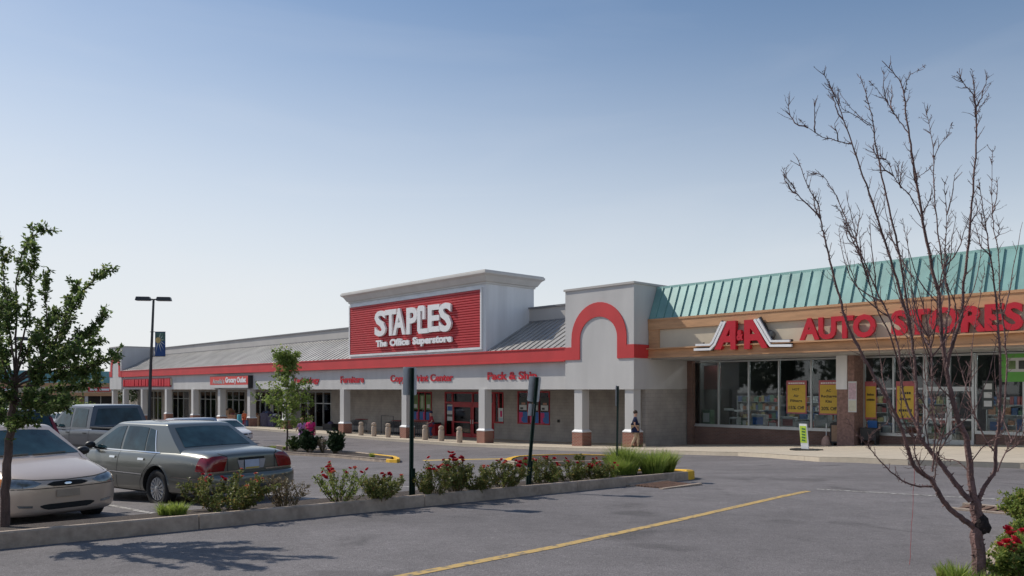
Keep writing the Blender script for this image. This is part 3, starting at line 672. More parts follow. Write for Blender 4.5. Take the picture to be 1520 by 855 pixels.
# posters in the office store windows
def poster(px0, px1, z0, z1, colors, label, V=WV-.05, name='poster', group=None, text=None):
    u0 = fac(px0, 600, V)[0]; u1 = fac(px1, 600, V)[0]
    t = empty(name, W((u0+u1)/2, V, z0), 0, label, 'poster', group)
    b = MB(); b.ubox(u1, u0, V-.006, V, z0, z1); b.build('sheet', colors[0], t)
    if text:
        for s, fx0, fx1, fz, fh in text:
            b = MB(); text_on(b, s, u0-(u0-u1)*fx0, u0-(u0-u1)*fx1, z0+(z1-z0)*fz, z0+(z1-z0)*(fz+fh), V-.0065, .003, .03); b.build('lettering', 'black', t)
    for i, (fx0, fx1, fz0, fz1, m) in enumerate(colors[1:]):
        b = MB(); b.ubox(u0-(u0-u1)*fx1, u0-(u0-u1)*fx0, V-.009-.001*i, V-.0062, z0+(z1-z0)*fz0, z0+(z1-z0)*fz1); b.build('print', m, t)
pk = mat('magenta_print', (.62,.03,.16), .5, var=.1); bl = mat('blue_print', (.03,.14,.42), .5, var=.15, scale=3); gr_ = mat('green_print', (.16,.26,.10), .5, var=.4, scale=2); wh = mat('white_print', (.60,.62,.62), .5, var=.05); dkp = mat('dark_print', (.05,.06,.06), .5, var=.3); flesh = mat('peach_print', (.45,.24,.17), .5)
for i, (a, b) in enumerate(((770.5,783),(786.5,799.5),(802.5,814.8))):
    poster(a, b, .85, 1.55, [bl, (0,.45,.0,.95,pk), (.3,.6,.1,.5,bl)], 'magenta and blue poster low in the %s pane right of the entrance' % ('left','middle','right')[i], group=None)
    poster(a, b, 1.62, 2.5, [dkp, (.05,.9,.05,.42,wh), (.3,.75,.45,.6,flesh), (.15,.5,.1,.25,dkp)], 'dark and white poster high in the %s pane right of the entrance' % ('left','middle','right')[i])
for i, (a, b) in enumerate(((613.5,620.5),(623,630.5),(632.5,639.5))):
    poster(a, b, .72, 1.32, [bl, (.7,.98,.05,.95,pk)], 'blue poster low in the %s pane of the window left of the entrance' % ('left','middle','right')[i])
    poster(a, b, 1.5, 2.6, [gr_, (.2,.8,.1,.35,wh) if i != 1 else (.25,.75,.1,.9,mat('pale_green_print',(.42,.48,.33),.5))], 'green leafy poster high in the %s pane of the window left of the entrance' % ('left','middle','right')[i])
poster(740, 747, .85, 1.75, [wh, (.35,.8,.35,.8,pk), (.05,.95,.04,.25,mat('pale_blue_print', (.35,.5,.55), .5))], 'white poster with a magenta figure on the sidelight right of the doors')
poster(664, 671.5, .75, 1.9, [wh, (.05,.95,.62,.9,bl), (0,1,.25,.4,dkp)], 'white and blue notice on the sidelight left of the doors')
fd = MB(); fu, fz_ = fac(829.5, 635, WV); fd.uprism([(fu-.08,.95),(fu+.08,.95),(fu+.08,1.13),(fu-.08,1.13)], WV-.08, WV-.002); tag(fd.build('hose_valve_box', 'black', bevel=.02), 'small black wall fitting on the block wall right of the posters', 'wall fitting')

# ================================================================ AUTO STORE
AV = 32.06; AW = 35.62; AR = -16.0
ab = empty('auto_store_building', W(8, 34, tz(8,34)), 0, 'auto store with teal metal roof, tan beams and wide shop windows', 'building')
f = MB(); f.vprism([(AV-.06,6.47),(AV+.62,8.10),(AV+.62,7.9),(AV+.02,6.35)], AR, 24.6); seams(f, (AV-.06,6.47),(AV+.62,8.10), AR, 24.6, .487, .06, .035); f.build('roof', 'teal', ab)
f = MB(); f.ubox(AR, 24.6, AV+.6, AV+.8, 8.02, 8.17); f.build('coping', mat('pale_teal_trim', (.30,.52,.48), .4, var=.03), ab)
f = MB(); f.ubox(AR, 24.6, AV+.65, 60, 6.9, 7.05); f.ubox(AR,AR+.2,AW,60,-2,7); f.ubox(AR,24.6,59.8,60,-2,7.1); f.build('flat_roof', 'parapet', ab)
f = MB(); f.ubox(AR, 24.6, AV-.10, AV+.2, 5.96, 6.47); f.ubox(AR,24.6,AV-.13,AV-.1,6.40,6.50); f.ubox(23.97, 24.6, AV-.06, AV+.2, 5.04, 5.96); f.build('upper_beam', 'tan', ab)
f = MB(); f.ubox(AR, 24.6, AV-.10, AV+.2, 4.58, 5.04); f.ubox(AR,24.6,AV-.16,AV-.1,4.56,4.64); f.ubox(AR,24.6,AV-.30,AV-.1,4.98,5.04); f.build('lower_beam', 'tan', ab)
f = MB(); f.ubox(AR, 23.97, AV+.02, AV+.2, 5.04, 5.96); f.build('sign_panel', 'creampanel', ab)
f = MB(); f.ubox(AR, 24.6, AV+.2, AW, 4.50, 4.58); f.build('soffit', mat('soffit_grey', (.42,.41,.40)), ab)
# wall below sills, piers, end wall
zf = tz(16, AW)+.15
f = MB(); f.ubox(16.2, 24.6, AW-.02, AW+.25, -.5, 1.06); f.ubox(12.9,15.5,AW-.02,AW+.25,-.5,.98); f.ubox(AR, 10.93, AW-.02, AW+.25, -.5, 1.20); f.build('front_wall', 'brownbrick', ab)
f = MB(); f.ubox(24.3, 24.62, AW-.3, AW-.02, -.5, 4.5); f.build('wall_return', 'brownbrick', ab)
f = MB(); f.ubox(15.45, 16.22, AW-.95, AW+.25, -.5, 4.5); f.build('brick_pier', mat('brown_pink_brick_pier', (.26,.16,.135), .9, var=.25, scale=9, bump=.3), ab)
f = MB(); f.ubox(15.75, 16.24, AW-1.0, AW-.952, 3.0, 4.5); f.build('pier_panel', 'trim', ab)
f = MB(); f.ubox(16.2, 24.55, AW-.10, AW-.02, 1.06, 1.13); f.ubox(12.9,15.5,AW-.10,AW-.02,.98,1.04); f.ubox(AR,10.93,AW-.10,AW-.02,1.20,1.26); f.build('sill', 'alu', ab)
frame(ab, 24.5, 16.24, 1.13, 4.46, [24.5,22.89,21.16,19.53,17.89,16.24], 1, 'alu', .07, v=AW)
frame(ab, 15.45, 12.86, 1.04, 4.46, [15.45,14.15,12.86], 2, 'alu', .07, v=AW, rowz=[1.04,3.03,4.46])
g0 = tz(12, AW)+.155
frame(ab, 12.84, 10.98, 3.03, 4.46, 2, 1, 'alu', .08, v=AW, name='transom')
dr_ = MB()
for a, b in ((12.84,11.92),(11.90,10.98)):
    dr_.ubox(a-.09,a,AW-.045,AW+.05,g0,3.03); dr_.ubox(b,b+.09,AW-.045,AW+.05,g0,3.03); dr_.ubox(b+.09,a-.09,AW-.04,AW+.045,2.93,3.03); dr_.ubox(b+.09,a-.09,AW-.04,AW+.045,g0,g0+.2); dr_.ubox(b+.09,a-.09,AW-.04,AW+.045,g0+1.0,g0+1.08)
do = dr_.build('door', 'alu', ab); x = MB(); x.ubox(11.05,12.78,AW+.005,AW+.015,g0+.2,2.95); x.build('pane', 'glass', do)
x = MB(); x.ubox(12.0,12.04,AW-.1,AW-.046,g0+.9,g0+1.3); x.build('handle', 'chrome', do); x = MB(); x.ubox(11.78,11.82,AW-.1,AW-.046,g0+.9,g0+1.3); x.build('handle', 'chrome', do)
frame(ab, 10.95, AR+.3, 1.26, 4.46, [10.95-1.72*i for i in range(15)], 1, 'alu', .07, v=AW)
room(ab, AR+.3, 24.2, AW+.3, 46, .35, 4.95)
em = bpy.data.materials.new('added_glow'); em.use_nodes = True; _p = em.node_tree.nodes['Principled BSDF']; _p.inputs['Base Color'].default_value = (.8,.8,.8,1); _p.inputs['Emission Color'].default_value = (.95,1,1,1); _p.inputs['Emission Strength'].default_value = 32.0  # emission for the bars added to brighten the auto store interior
for k, uu in enumerate((22.8, 19.8, 16.8, 13.4, 10.0, 6.6)):
    r = MB(); r.ubox(uu-.9, uu+.9, AW+.42, AW+.56, 4.74, 4.82); lt_ = r.build('added_glow_bar', em); tag(lt_, 'added glow bar brightening the auto store window display, out of view above the glass', 'window lamp', 'added glow bars above the auto store windows')  # added light source, kept out of view above the window tops
# AA sign
V1 = AV-.35
def q(x, y): return fac(1020+x/8.444, 460+y/8.444, V1)
sg = empty('auto_sign', W(*fac(1100, 520, V1)[:1], V1, 5.0), 0, 'red A&A letters between white and black swooping stripes on the tan beam', 'sign')
a1 = MB()
def ltr(mb, out, hole, v0, v1):
    # ring-like A: outer outline with the leg gap, and the counter cut by bridging
    bm = bmesh.new()
    ov = [bm.verts.new(W(q(*p)[0], v0, q(*p)[1])) for p in out]; hv = [bm.verts.new(W(q(*p)[0], v0, q(*p)[1])) for p in hole]
    es = [bm.edges.new((ov[i], ov[(i+1)%len(ov)])) for i in range(len(ov))] + [bm.edges.new((hv[i], hv[(i+1)%len(hv)])) for i in range(len(hv))]
    bmesh.ops.triangle_fill(bm, edges=es, use_beauty=True)
    r = bmesh.ops.extrude_face_region(bm, geom=bm.faces[:]); d = W(0,v1-v0,0)-W(0,0,0)
    for v in [e for e in r['geom'] if isinstance(e, bmesh.types.BMVert)]: v.co += d
    n = len(mb.v); bm.verts.index_update(); mb.v += [v.co.copy() for v in bm.verts]
    for f in bm.faces: mb.f.append(tuple(n+v.index for v in f.verts))
    bm.free()
ltr(a1, [(338,497),(498,140),(606,133),(604,495),(540,497),(540,405),(455,408),(418,497)], [(488,328),(530,232),(532,325)], V1, V1+.22)
ltr(a1, [(712,493),(712,128),(822,120),(1008,472),(935,480),(875,380),(786,385),(782,490)], [(786,305),(786,228),(848,300)], V1, V1+.22)
amp = text_tris('&', .05, .5); b0 = len(a1.v); xs = [p.x for p in amp[0]]; ys = [p.y for p in amp[0]]; (ua, zc0), (ub, zc1) = q(618, 385), q(702, 245)
for p_ in amp[0]: a1.v.append(W(ua+(ub-ua)*(p_.x-min(xs))/(max(xs)-min(xs)), V1+.1-p_.z*.2, zc0+(zc1-zc0)*(p_.y-min(ys))/(max(ys)-min(ys))))
for f_ in amp[1]: a1.f.append(tuple(b0+i for i in f_))
a1.build('lettering', 'redlet', sg)
def stroke(mb, pts, w, v0, v1):
    P = [q(*p) for p in pts]; L1 = offs(P, w/2); L2 = offs(P, -w/2)
    for i in range(len(P)-1): mb.uprism([L1[i], L1[i+1], L2[i+1], L2[i]], v0, v1)
wsh = MB(); stroke(wsh, [(105,440),(285,436),(318,400),(435,150)], .10, V1-.02, V1+.1); stroke(wsh, [(85,498),(285,492),(345,430),(472,148)], .11, V1-.02, V1+.1); wsh.build('stripe', 'whitelet', sg); wsh = MB()
stroke(wsh, [(885,112),(1010,330),(1048,392),(1285,388)], .10, V1-.02, V1+.1); stroke(wsh, [(843,118),(990,370),(1042,448),(1308,446)], .11, V1-.02, V1+.1); wsh.build('stripe', 'whitelet', sg)
bk = MB(); stroke(bk, [(95,470),(288,466),(332,415),(455,148)], .34, V1+.1, V1+.2); bk.build('backing', 'black', sg); bk = MB(); stroke(bk, [(864,112),(1000,350),(1045,420),(1300,418)], .36, V1+.1, V1+.2)
bk.build('backing', 'black', sg)
br = MB()
for ux in (21.3, 19.8, 18.2): br.ubox(ux, ux+.08, V1+.2, AV-.1, 5.05, 5.2)
br.build('bracket', 'black', sg)
sg2 = empty('auto_sign', W(12, AV, 5.1), 0, 'big red AUTO STORES letters along the cream panel', 'sign')
a1 = MB(); V2 = AV-.12
u0, z0 = fac(1187, 507, V2-.1); u1, z0b = fac(1300, 503.5, V2-.1); z1 = fac(1240, 469, V2-.1)[1]
text_on(a1, 'AUTO', u0, u1, 5.06, 6.0, V2, .13, .04)
u0 = fac(1323, 500, V2-.1)[0]; u1 = fac(1519, 492, V2-.1)[0]
text_on(a1, 'STORES', u0, u1, 5.07, 6.06, V2, .13, .04)
a1.build('lettering', 'redlet', sg2)
# flood lamps under the stripes
for (px, py, w) in ((1146, 497, 'right of the A&A letters'),):
    u_, z_ = fac(px, py, AV); l = MB(); l.blob(W(u_, AV-.10, z_), (.20,.20,.20), 2); l.tube([W(u_,AV+.02,z_),W(u_,AV-.12,z_)], .06); tag(l.build('round_fitting', mat('dark_fitting',(.12,.125,.12),.5), smooth=True), 'grey round fitting on the cream panel %s' % w, 'light fitting')
# posters in the auto store windows
yl = mat('yellow_poster', (.68,.46,.06), .5, var=.05); ylr = mat('poster_red_border', (.45,.12,.14), .5)
def yposter(px0, px1, z0, z1, lines, label):
    poster(px0, px1, z0, z1, [ylr, (.06,.94,.04,.87,yl)], label, V=AW-.05)
    u0 = fac(px0, 600, AW-.05)[0]; u1 = fac(px1, 600, AW-.05)[0]; t = [o for o in bpy.data.objects if o.get('label') == label][0]
    for s, fx0, fx1, fz, fh, m in lines:
        b = MB()
        if s.startswith('#'):   # a line of print too small to read in the photograph: uneven dark dashes
            x = fx0; rl_ = random.Random(len(s)*7+int(fz*100))
            while x < fx1-.02:
                w_ = min(rl_.uniform(.05,.10), fx1-x); hh_ = rl_.uniform(.7,1.0)*fh; b.ubox(u0-(u0-u1)*(x+w_), u0-(u0-u1)*x, AW-.064, AW-.0605, z0+(z1-z0)*fz, z0+(z1-z0)*(fz+hh_)); x += w_+.022
        else: text_on(b, s, u0-(u0-u1)*fx0, u0-(u0-u1)*fx1, z0+(z1-z0)*fz, z0+(z1-z0)*(fz+fh), AW-.061, .004, .02)
        b.build('lettering', m, t)
yposter(1167.5, 1197.5, 1.85, 3.42, [('#hhhh',.1,.9,.90,.05,'whitelet'),('HOT',.3,.65,.70,.07,'black'),('Air',.35,.62,.50,.08,'black'),('Filters',.2,.78,.35,.08,'black'),('15% Off',.12,.88,.13,.1,'black')], 'yellow Air Filters poster with red border in the fourth window pane')
yposter(1215.5, 1246, 1.83, 3.42, [('#hhhh',.1,.9,.90,.05,'whitelet'),('AC',.36,.6,.66,.08,'black'),('Recharge',.12,.88,.50,.08,'black'),('Kits',.34,.64,.35,.08,'black'),('20% Off',.12,.88,.13,.1,'black')], 'yellow AC Recharge Kits poster with red border in the pane left of the brick pier')
yposter(1284, 1301, 1.7, 3.35, [('#a',.2,.8,.62,.06,'black'),('#bb',.15,.85,.48,.06,'black')], 'narrow yellow poster just right of the brick pier')
yposter(1330, 1358, 1.72, 3.35, [('#c',.2,.8,.66,.06,'black'),('#dd',.2,.8,.5,.06,'black'),('#eee',.15,.85,.2,.08,'black')], 'wide yellow poster in the pane left of the glass doors')
poster(1486, 1530, 3.3, 4.40, [mat('green_banner', (.13,.42,.08), .5, var=.05), (.2,1,.35,.85,wh), (.25,.5,.45,.75,gr_), (.6,.85,.45,.75,dkp)], 'green banner with white panel hanging high in the window at the right edge', V=AW-.06)
poster(1288, 1302, 1.25, 1.62, [bl], 'small blue notice low in the glass right of the brick pier', V=AW-.052)
poster(1259, 1271.5, 2.0, 3.35, [wh, (.05,.95,.42,.95,mat('pale_pink_print', (.55,.40,.45), .5, var=.2, scale=12)), (.05,.95,.03,.38,creamp if 'creamp' in globals() else mat('pale_cream_print', (.62,.60,.48), .5))], 'tall white and cream notice on the brick pier', V=AW-1.002)
poster(1458, 1475, 2.2, 3.35, [dkp, (.15,.85,.1,.3,wh), (.15,.85,.4,.6,wh), (.15,.85,.7,.9,wh)], 'dark poster with white blocks in the pane right of the glass doors', V=AW-.05)
# goods standing in the display windows
def carton(u, v, z, w, d, h, m, label, top=None, name='display_carton'):
    t = empty(name, W(u, v, z), 0, label, 'carton'); b = MB(); b.ubox(u-w/2, u+w/2, v, v+d, z, z+h); b.build('box', m, t, bevel=.01)
    b = MB(); b.ubox(u-w*.38, u+w*.38, v-.006, v-.001, z+h*.2, z+h*.8); b.build('print', top or wh, t)
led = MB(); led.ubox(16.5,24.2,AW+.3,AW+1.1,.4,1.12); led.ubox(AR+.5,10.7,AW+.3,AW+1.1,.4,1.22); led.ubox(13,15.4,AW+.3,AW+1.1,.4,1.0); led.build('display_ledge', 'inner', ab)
rr = random.Random(8)
spec = [(23.9,.5,.8,'green striped sacks stacked in the far left of the display window',gm[3],wh),(22.3,.45,.45,'white carton in the second display pane',gm[0],mat('dark_print',(.05,.06,.06))),(20.9,.75,.62,'white and blue carton in the third display pane',gm[0],bl),(20.1,.5,.30,'low red and white carton beside the blue one',gm[2],wh),(19.3,.7,.55,'white carton left of the Air Filters poster',gm[0],gm[2]),(18.6,.4,.35,'grey carton below the Air Filters poster',M['signback'],wh),(17.6,.7,.70,'white carton stack between the yellow posters',gm[0],M['signback']),(16.8,.5,.35,'small dark carton below the AC poster',M['black'],wh),(14.6,.5,.5,'blue carton in the window right of the pier',gm[1],wh),(13.5,.6,.45,'white carton beside the glass doors',gm[0],gm[2]),(10.3,.6,.6,'white carton right of the glass doors',gm[0],bl),(9.3,.7,.75,'white and blue carton in the right hand display window',gm[0],bl),(8.6,.5,.5,'blue carton at the right edge of the photo',gm[1],wh)]
for u, w, h, lb, m, t_ in spec: carton(u, AW+.4, 1.0 if 12.9<u<15.6 else (1.22 if u<11 else 1.12), w, .4, h, m, lb, t_)
for i, u in enumerate((22.5,19.5,17.0,14,10.2,7.5,4)):
    shelf(u, AW+3.2, .45, 2.6, ['tall stocked shelf deep inside the auto store behind %s' % s for s in ('the second pane','the blue carton','the AC poster','the pane right of the pier','the dark poster','the green banner','the right edge of the banner')][i], h=2.2, rows=5, group=None)
hv = MB(); hu0, hz0 = fac(1045, 545, AW+.6); hv.ubox(hu0-1.0, hu0, AW+.6, AW+.66, 3.0, 4.25); tag(hv.build('hanging_sign', mat('dark_maroon_sign', (.10,.03,.03), .5)), 'dark maroon sign hanging inside the first auto store pane', 'sign')
hw = MB(); hw.ubox(22.45,23.0,AW+.65,AW+.7,1.9,2.02); hw.ubox(21.9,22.4,AW+.65,AW+.7,1.86,1.95); 
tag(hw.build('tube_light', mat('white_enamel', (.8,.8,.8), .3)), 'white strip fitting seen through the second auto store pane', 'light fitting')

# ================================================================ DISTANT WING (teal roof, tan beams) beyond the parking lot, left
wg = empty('wing_building', W(127, 20, tz(127,20)), 0, 'distant shop wing with teal roof and tan beams at the far left', 'building')
zw = tz(127,25)
def wbx(n, m, u0, u1, v0, v1, a, b): x = MB(); x.ubox(u0, u1, v0, v1, a, b); return x.build(n, m, wg)
ZB = 3.92
x = MB(); x.prism([W(126.9,-25,ZB),W(128.0,-25,ZB+1.75),W(128.2,-25,ZB+1.75),W(127.2,-25,ZB)], W(0,70,0)-W(0,0,0))
v_ = -24.6
while v_ < 45: x.prism([W(126.86,v_,ZB),W(127.96,v_,ZB+1.78),W(128.0,v_,ZB+1.7),W(126.95,v_,ZB)], W(0,.06,0)-W(0,0,0)); v_ += .6
x.build('roof', 'teal', wg)
wbx('upper_beam', 'tan', 126.8, 127.2, -25, 45, ZB-.5, ZB); wbx('sign_panel', 'creampanel', 126.9, 127.2, -25, 45, ZB-1.4, ZB-.5); wbx('lower_beam', 'tan', 126.8, 127.2, -25, 45, ZB-1.9, ZB-1.4)
wbx('front_wall', mat('wing_tan_wall', (.36,.24,.17), .8, var=.2, scale=.3), 131, 131.3, -25, 45, zw-.5, ZB-1.4); wbx('flat_roof', 'parapet', 128, 150, -25, 45, ZB+.2, ZB+.4)
for i in range(12):
    a = -22+i*5.6; w = MB(); w.ubox(130.92,130.99,a,a+4.0,zw+.3,ZB-1.9); wo_ = w.build('window', 'dark', wg); w = MB()
    for k in range(3): w.ubox(130.88,130.92,a+k*1.95,a+k*1.95+.1,zw+.3,ZB-1.9)
    w.build('mullion', 'alu', wo_)
    w = MB(); w.ubox(126.9,127.3,a-1.2,a-.8,zw-.2,ZB-1.9); w.build('pillar', 'stucco', wg)
for i, (a, b, m, lb) in enumerate(((33.2,36.2,'redsign','small red sign on the far wing nearest the arched tower'),(28.5,31,'redsign','small red and blue sign on the far wing behind the leaves'),(20,24,'redframe','dull red sign on the far wing above the dark car'))):
    t = empty('wing_sign', W(126.7,(a+b)/2,ZB-1.2), 0, lb, 'sign'); x = MB(); x.ubox(126.78,126.895,a,b,ZB-1.25,ZB-.62); x.build('face', m, t)
    x = MB(); x.ubox(126.74,126.78,a+.2,a+(b-a)*.4,ZB-1.1,ZB-.8); x.ubox(126.74,126.78,a+(b-a)*.5,b-.2,ZB-1.1,ZB-.8); x.build('lettering', 'whitelet', t)
# ================================================================ VEHICLES
def carpaint(name, c, metal=.55, rough=.32):
    return mat(name, c, rough, metal=metal, var=.05, scale=2, coat=.6, var2=0)
M['carglass'] = mat('car_glass', (.022,.050,.062), .04, var=.5, scale=3.5, spec=.4)
M['tyre'] = mat('tyre_rubber', (.018,.018,.019), .8, var=.2, scale=30)
M['hub'] = mat('wheel_cover', (.50,.51,.52), .3, metal=.7, var=.1)
M['tail'] = mat('tail_lens', (.20,.006,.010), .12, var=.2, scale=14, coat=.6)
M['amber'] = mat('amber_lens', (.65,.22,.03), .15, var=.1, coat=.5)
M['headl'] = mat('headlight_lens', (.22,.24,.25), .08, metal=.5, var=.35, scale=14, coat=.8)
M['gap'] = mat('panel_gap', (.012,.012,.012), .8, var=0)
M['plate'] = mat('plate', (.45,.50,.62), .5, var=.1)
def loft(st, w_in=.86):
    rings = []
    for (x, zb, zm, zs, zt, w, ws) in st:
        h = [(0, zb), (w*.55, zb), (w*.90, zb+.015), (w*.985, zb+.09), (w, zm), (w*.5+ws*.5+.012, zs*.62+zm*.38), (ws, zs), (ws*w_in, zs+(zt-zs)*.80), (ws*.45, zt-.006), (0, zt)]
        ring = [(x, y, z) for y, z in h] + [(x, -y, z) for y, z in h[-2:0:-1]]; rings.append(ring)
    mb = MB(); n = len(rings[0])
    for r in rings: mb.v += [Vector(p) for p in r]
    for i in range(len(rings)-1):
        for j in range(n): k = (j+1) % n; mb.f.append((i*n+j, (i+1)*n+j, (i+1)*n+k, i*n+k))
    mb.f.append(tuple(range(n))); mb.f.append(tuple((len(rings)-1)*n+j for j in range(n))[::-1])
    return mb
def cabin(c, N=10):
    """c: xf0,xf1,xr0,xr1,z0,z1,w0,w1 and bow of the screens"""
    mb = MB(); z0, z1 = c['z0'], c['z1']; H = [0,.15,.35,.55,.75,.88,.95,.985]
    def pr(h):   # roof-edge rounding of the height profile
        return h
    def xf(h): return c['xf0']+(c['xf1']-c['xf0'])*h**.92
    def xr(h): return c['xr0']+(c['xr1']-c['xr0'])*h**c.get('rp',.95)
    def w(h): return c['w0']+(c['w1']-c['w0'])*h**1.25
    rows = []
    T = [i/N for i in range(N+1)]
    for h in H:
        f, r, ww = xf(h), xr(h), w(h); z = z0+(z1-z0)*h - (0 if h < .9 else (h-.9)*.02); ring = []
        e = .03
        for t in T: ring.append((f + c['bow']*(1-(2*t-1)**2), ww*(1-2*t)*(.985), z))       # front from left to right
        for t in T[1:]: ring.append((f+(r-f)*t, -ww*(.985+.02*math.sin(math.pi*t)), z))
        for t in T[1:]: ring.append((r - c['bowr']*(1-(2*t-1)**2), -ww*(1-2*t)*.985, z))
        for t in T[1:-1]: ring.append((r+(f-r)*t, ww*(.985+.02*math.sin(math.pi*t)), z))
        rows.append(ring)
    n = len(rows[0])
    # shrink in two more rings to make a rounded roof
    base = rows[-1]; cx = sum(p[0] for p in base)/n
    for k, (s, dz) in enumerate(((.965,.016),(.90,.030),(.75,.042),(.5,.052),(.25,.057))):
        rows.append([(cx+(p[0]-cx)*(1-(1-s)*.75), p[1]*s, z1+dz-.01) for p in base])
    for r in rows: mb.v += [Vector(p) for p in r]
    for i in range(len(rows)-1):
        for j in range(n): k = (j+1) % n; mb.f.append((i*n+j, i*n+k, (i+1)*n+k, (i+1)*n+j))
    mb.f.append(tuple((len(rows)-1)*n+j for j in range(n))); mb.f.append(tuple(range(n))[::-1])
    return mb
def rs(pts, n):   # resample polyline by length
    pts = [Vector(p) for p in pts]; L_ = [0]
    for a, b in zip(pts, pts[1:]): L_.append(L_[-1]+(b-a).length)
    out = []
    for i in range(n+1):
        d = L_[-1]*i/n; k = 0
        while k < len(L_)-2 and L_[k+1] < d: k += 1
        t = (d-L_[k])/max(1e-9, L_[k+1]-L_[k]); out.append(pts[k].lerp(pts[k+1], t))
    return out
class Proj:
    def __init__(s, mb): s.b = BVHTree.FromPolygons([tuple(v) for v in mb[0]], mb[1])
    def hit(s, p, ax, off):
        a, b = p
        o, d = {'L': ((a, 5, b), (0,-1,0)), 'R': ((a,-5,b),(0,1,0)), 'F': ((8,a,b),(-1,0,0)), 'B': ((-8,a,b),(1,0,0)), 'T': ((a,b,5),(0,0,-1))}[ax]
        h = s.b.ray_cast(Vector(o), Vector(d))
        if h[0] is None: return None
        n = h[1]
        if n.dot(Vector(d)) > 0: n = -n
        return h[0]+n*off
    def patch(s, mb, A, B, ax, off=.004, nu=12, nv=8):
        a, b = rs(A, nu), rs(B, nu); idx = {}
        for i in range(nu+1):
            for j in range(nv+1):
                h = s.hit(tuple(a[i].lerp(b[i], j/nv)), ax, off)
                if h is not None: idx[(i,j)] = len(mb.v); mb.v.append(h)
        for i in range(nu):
            for j in range(nv):
                q4 = [(i,j),(i+1,j),(i+1,j+1),(i,j+1)]
                if all(k in idx for k in q4): mb.f.append(tuple(idx[k] for k in q4))
        return mb
    def line(s, mb, pts, w, ax, off=.003, n=24):
        P = rs(pts, n); P2 = [tuple(p) for p in P]; a = offs(P2, w/2); b = offs(P2, -w/2)
        return s.patch(mb, a, b, ax, off, n, 1)
def wheel(root, x, y, r, side, style):
    w = MB(); t = .21 if r > .3 else .18
    def lathe_y(mb, prof, x, y, z, n=28):
        b = len(mb.v)
        for rr, yy in prof:
            for j in range(n): a = 2*math.pi*j/n; mb.v.append(Vector((x+rr*math.cos(a), y+yy*side, z+rr*math.sin(a))))
        for i in range(len(prof)-1):
            for j in range(n): k = (j+1) % n; mb.f.append((b+i*n+j, b+i*n+k, b+(i+1)*n+k, b+(i+1)*n+j))
        mb.f.append(tuple(b+j for j in range(n))); mb.f.append(tuple(b+(len(prof)-1)*n+j for j in range(n)))
    rim = r*.66
    o = empty('wheel', (x, y, r)); o.parent = root
    lathe_y(w, [(rim*.9,-t),(r*.93,-t),(r,-t*.85),(r,-t*.15),(r*.985,-.01),(r*.93,.005),(rim*1.12,.008),(rim,-.012),(rim*.96,-.04),(.02,-.05)], 0, 0, 0)
    w.build('tyre', 'tyre', o, smooth=True, abs_=False)
    d = MB(); lathe_y(d, [(rim*.95,-.035),(rim*.90,-.012),(rim*.84,-.012),(rim*.80,-.032)], 0,0,0)
    lathe_y(d, [(rim*.26,-.03),(rim*.24,.0),(rim*.15,.006),(.005,.008)], 0,0,0)
    ns = style
    for k in range(ns):
        a = 2*math.pi*k/ns; ca, sa = math.cos(a), math.sin(a); hw = rim*.9*math.pi/ns*.42
        p = []
        for rr, ww in ((rim*.2, hw*.45), (rim*.88, hw)):
            for s_ in (-1, 1): p.append((rr*ca - s_*ww*sa, rr*sa + s_*ww*ca))
        p = [p[0], p[1], p[3], p[2]]
        d.prism([(q_[0], side*-.034, q_[1]) for q_ in p], (0, side*.028, 0))
    d.build('rim', 'hub', o, smooth=True, abs_=False)
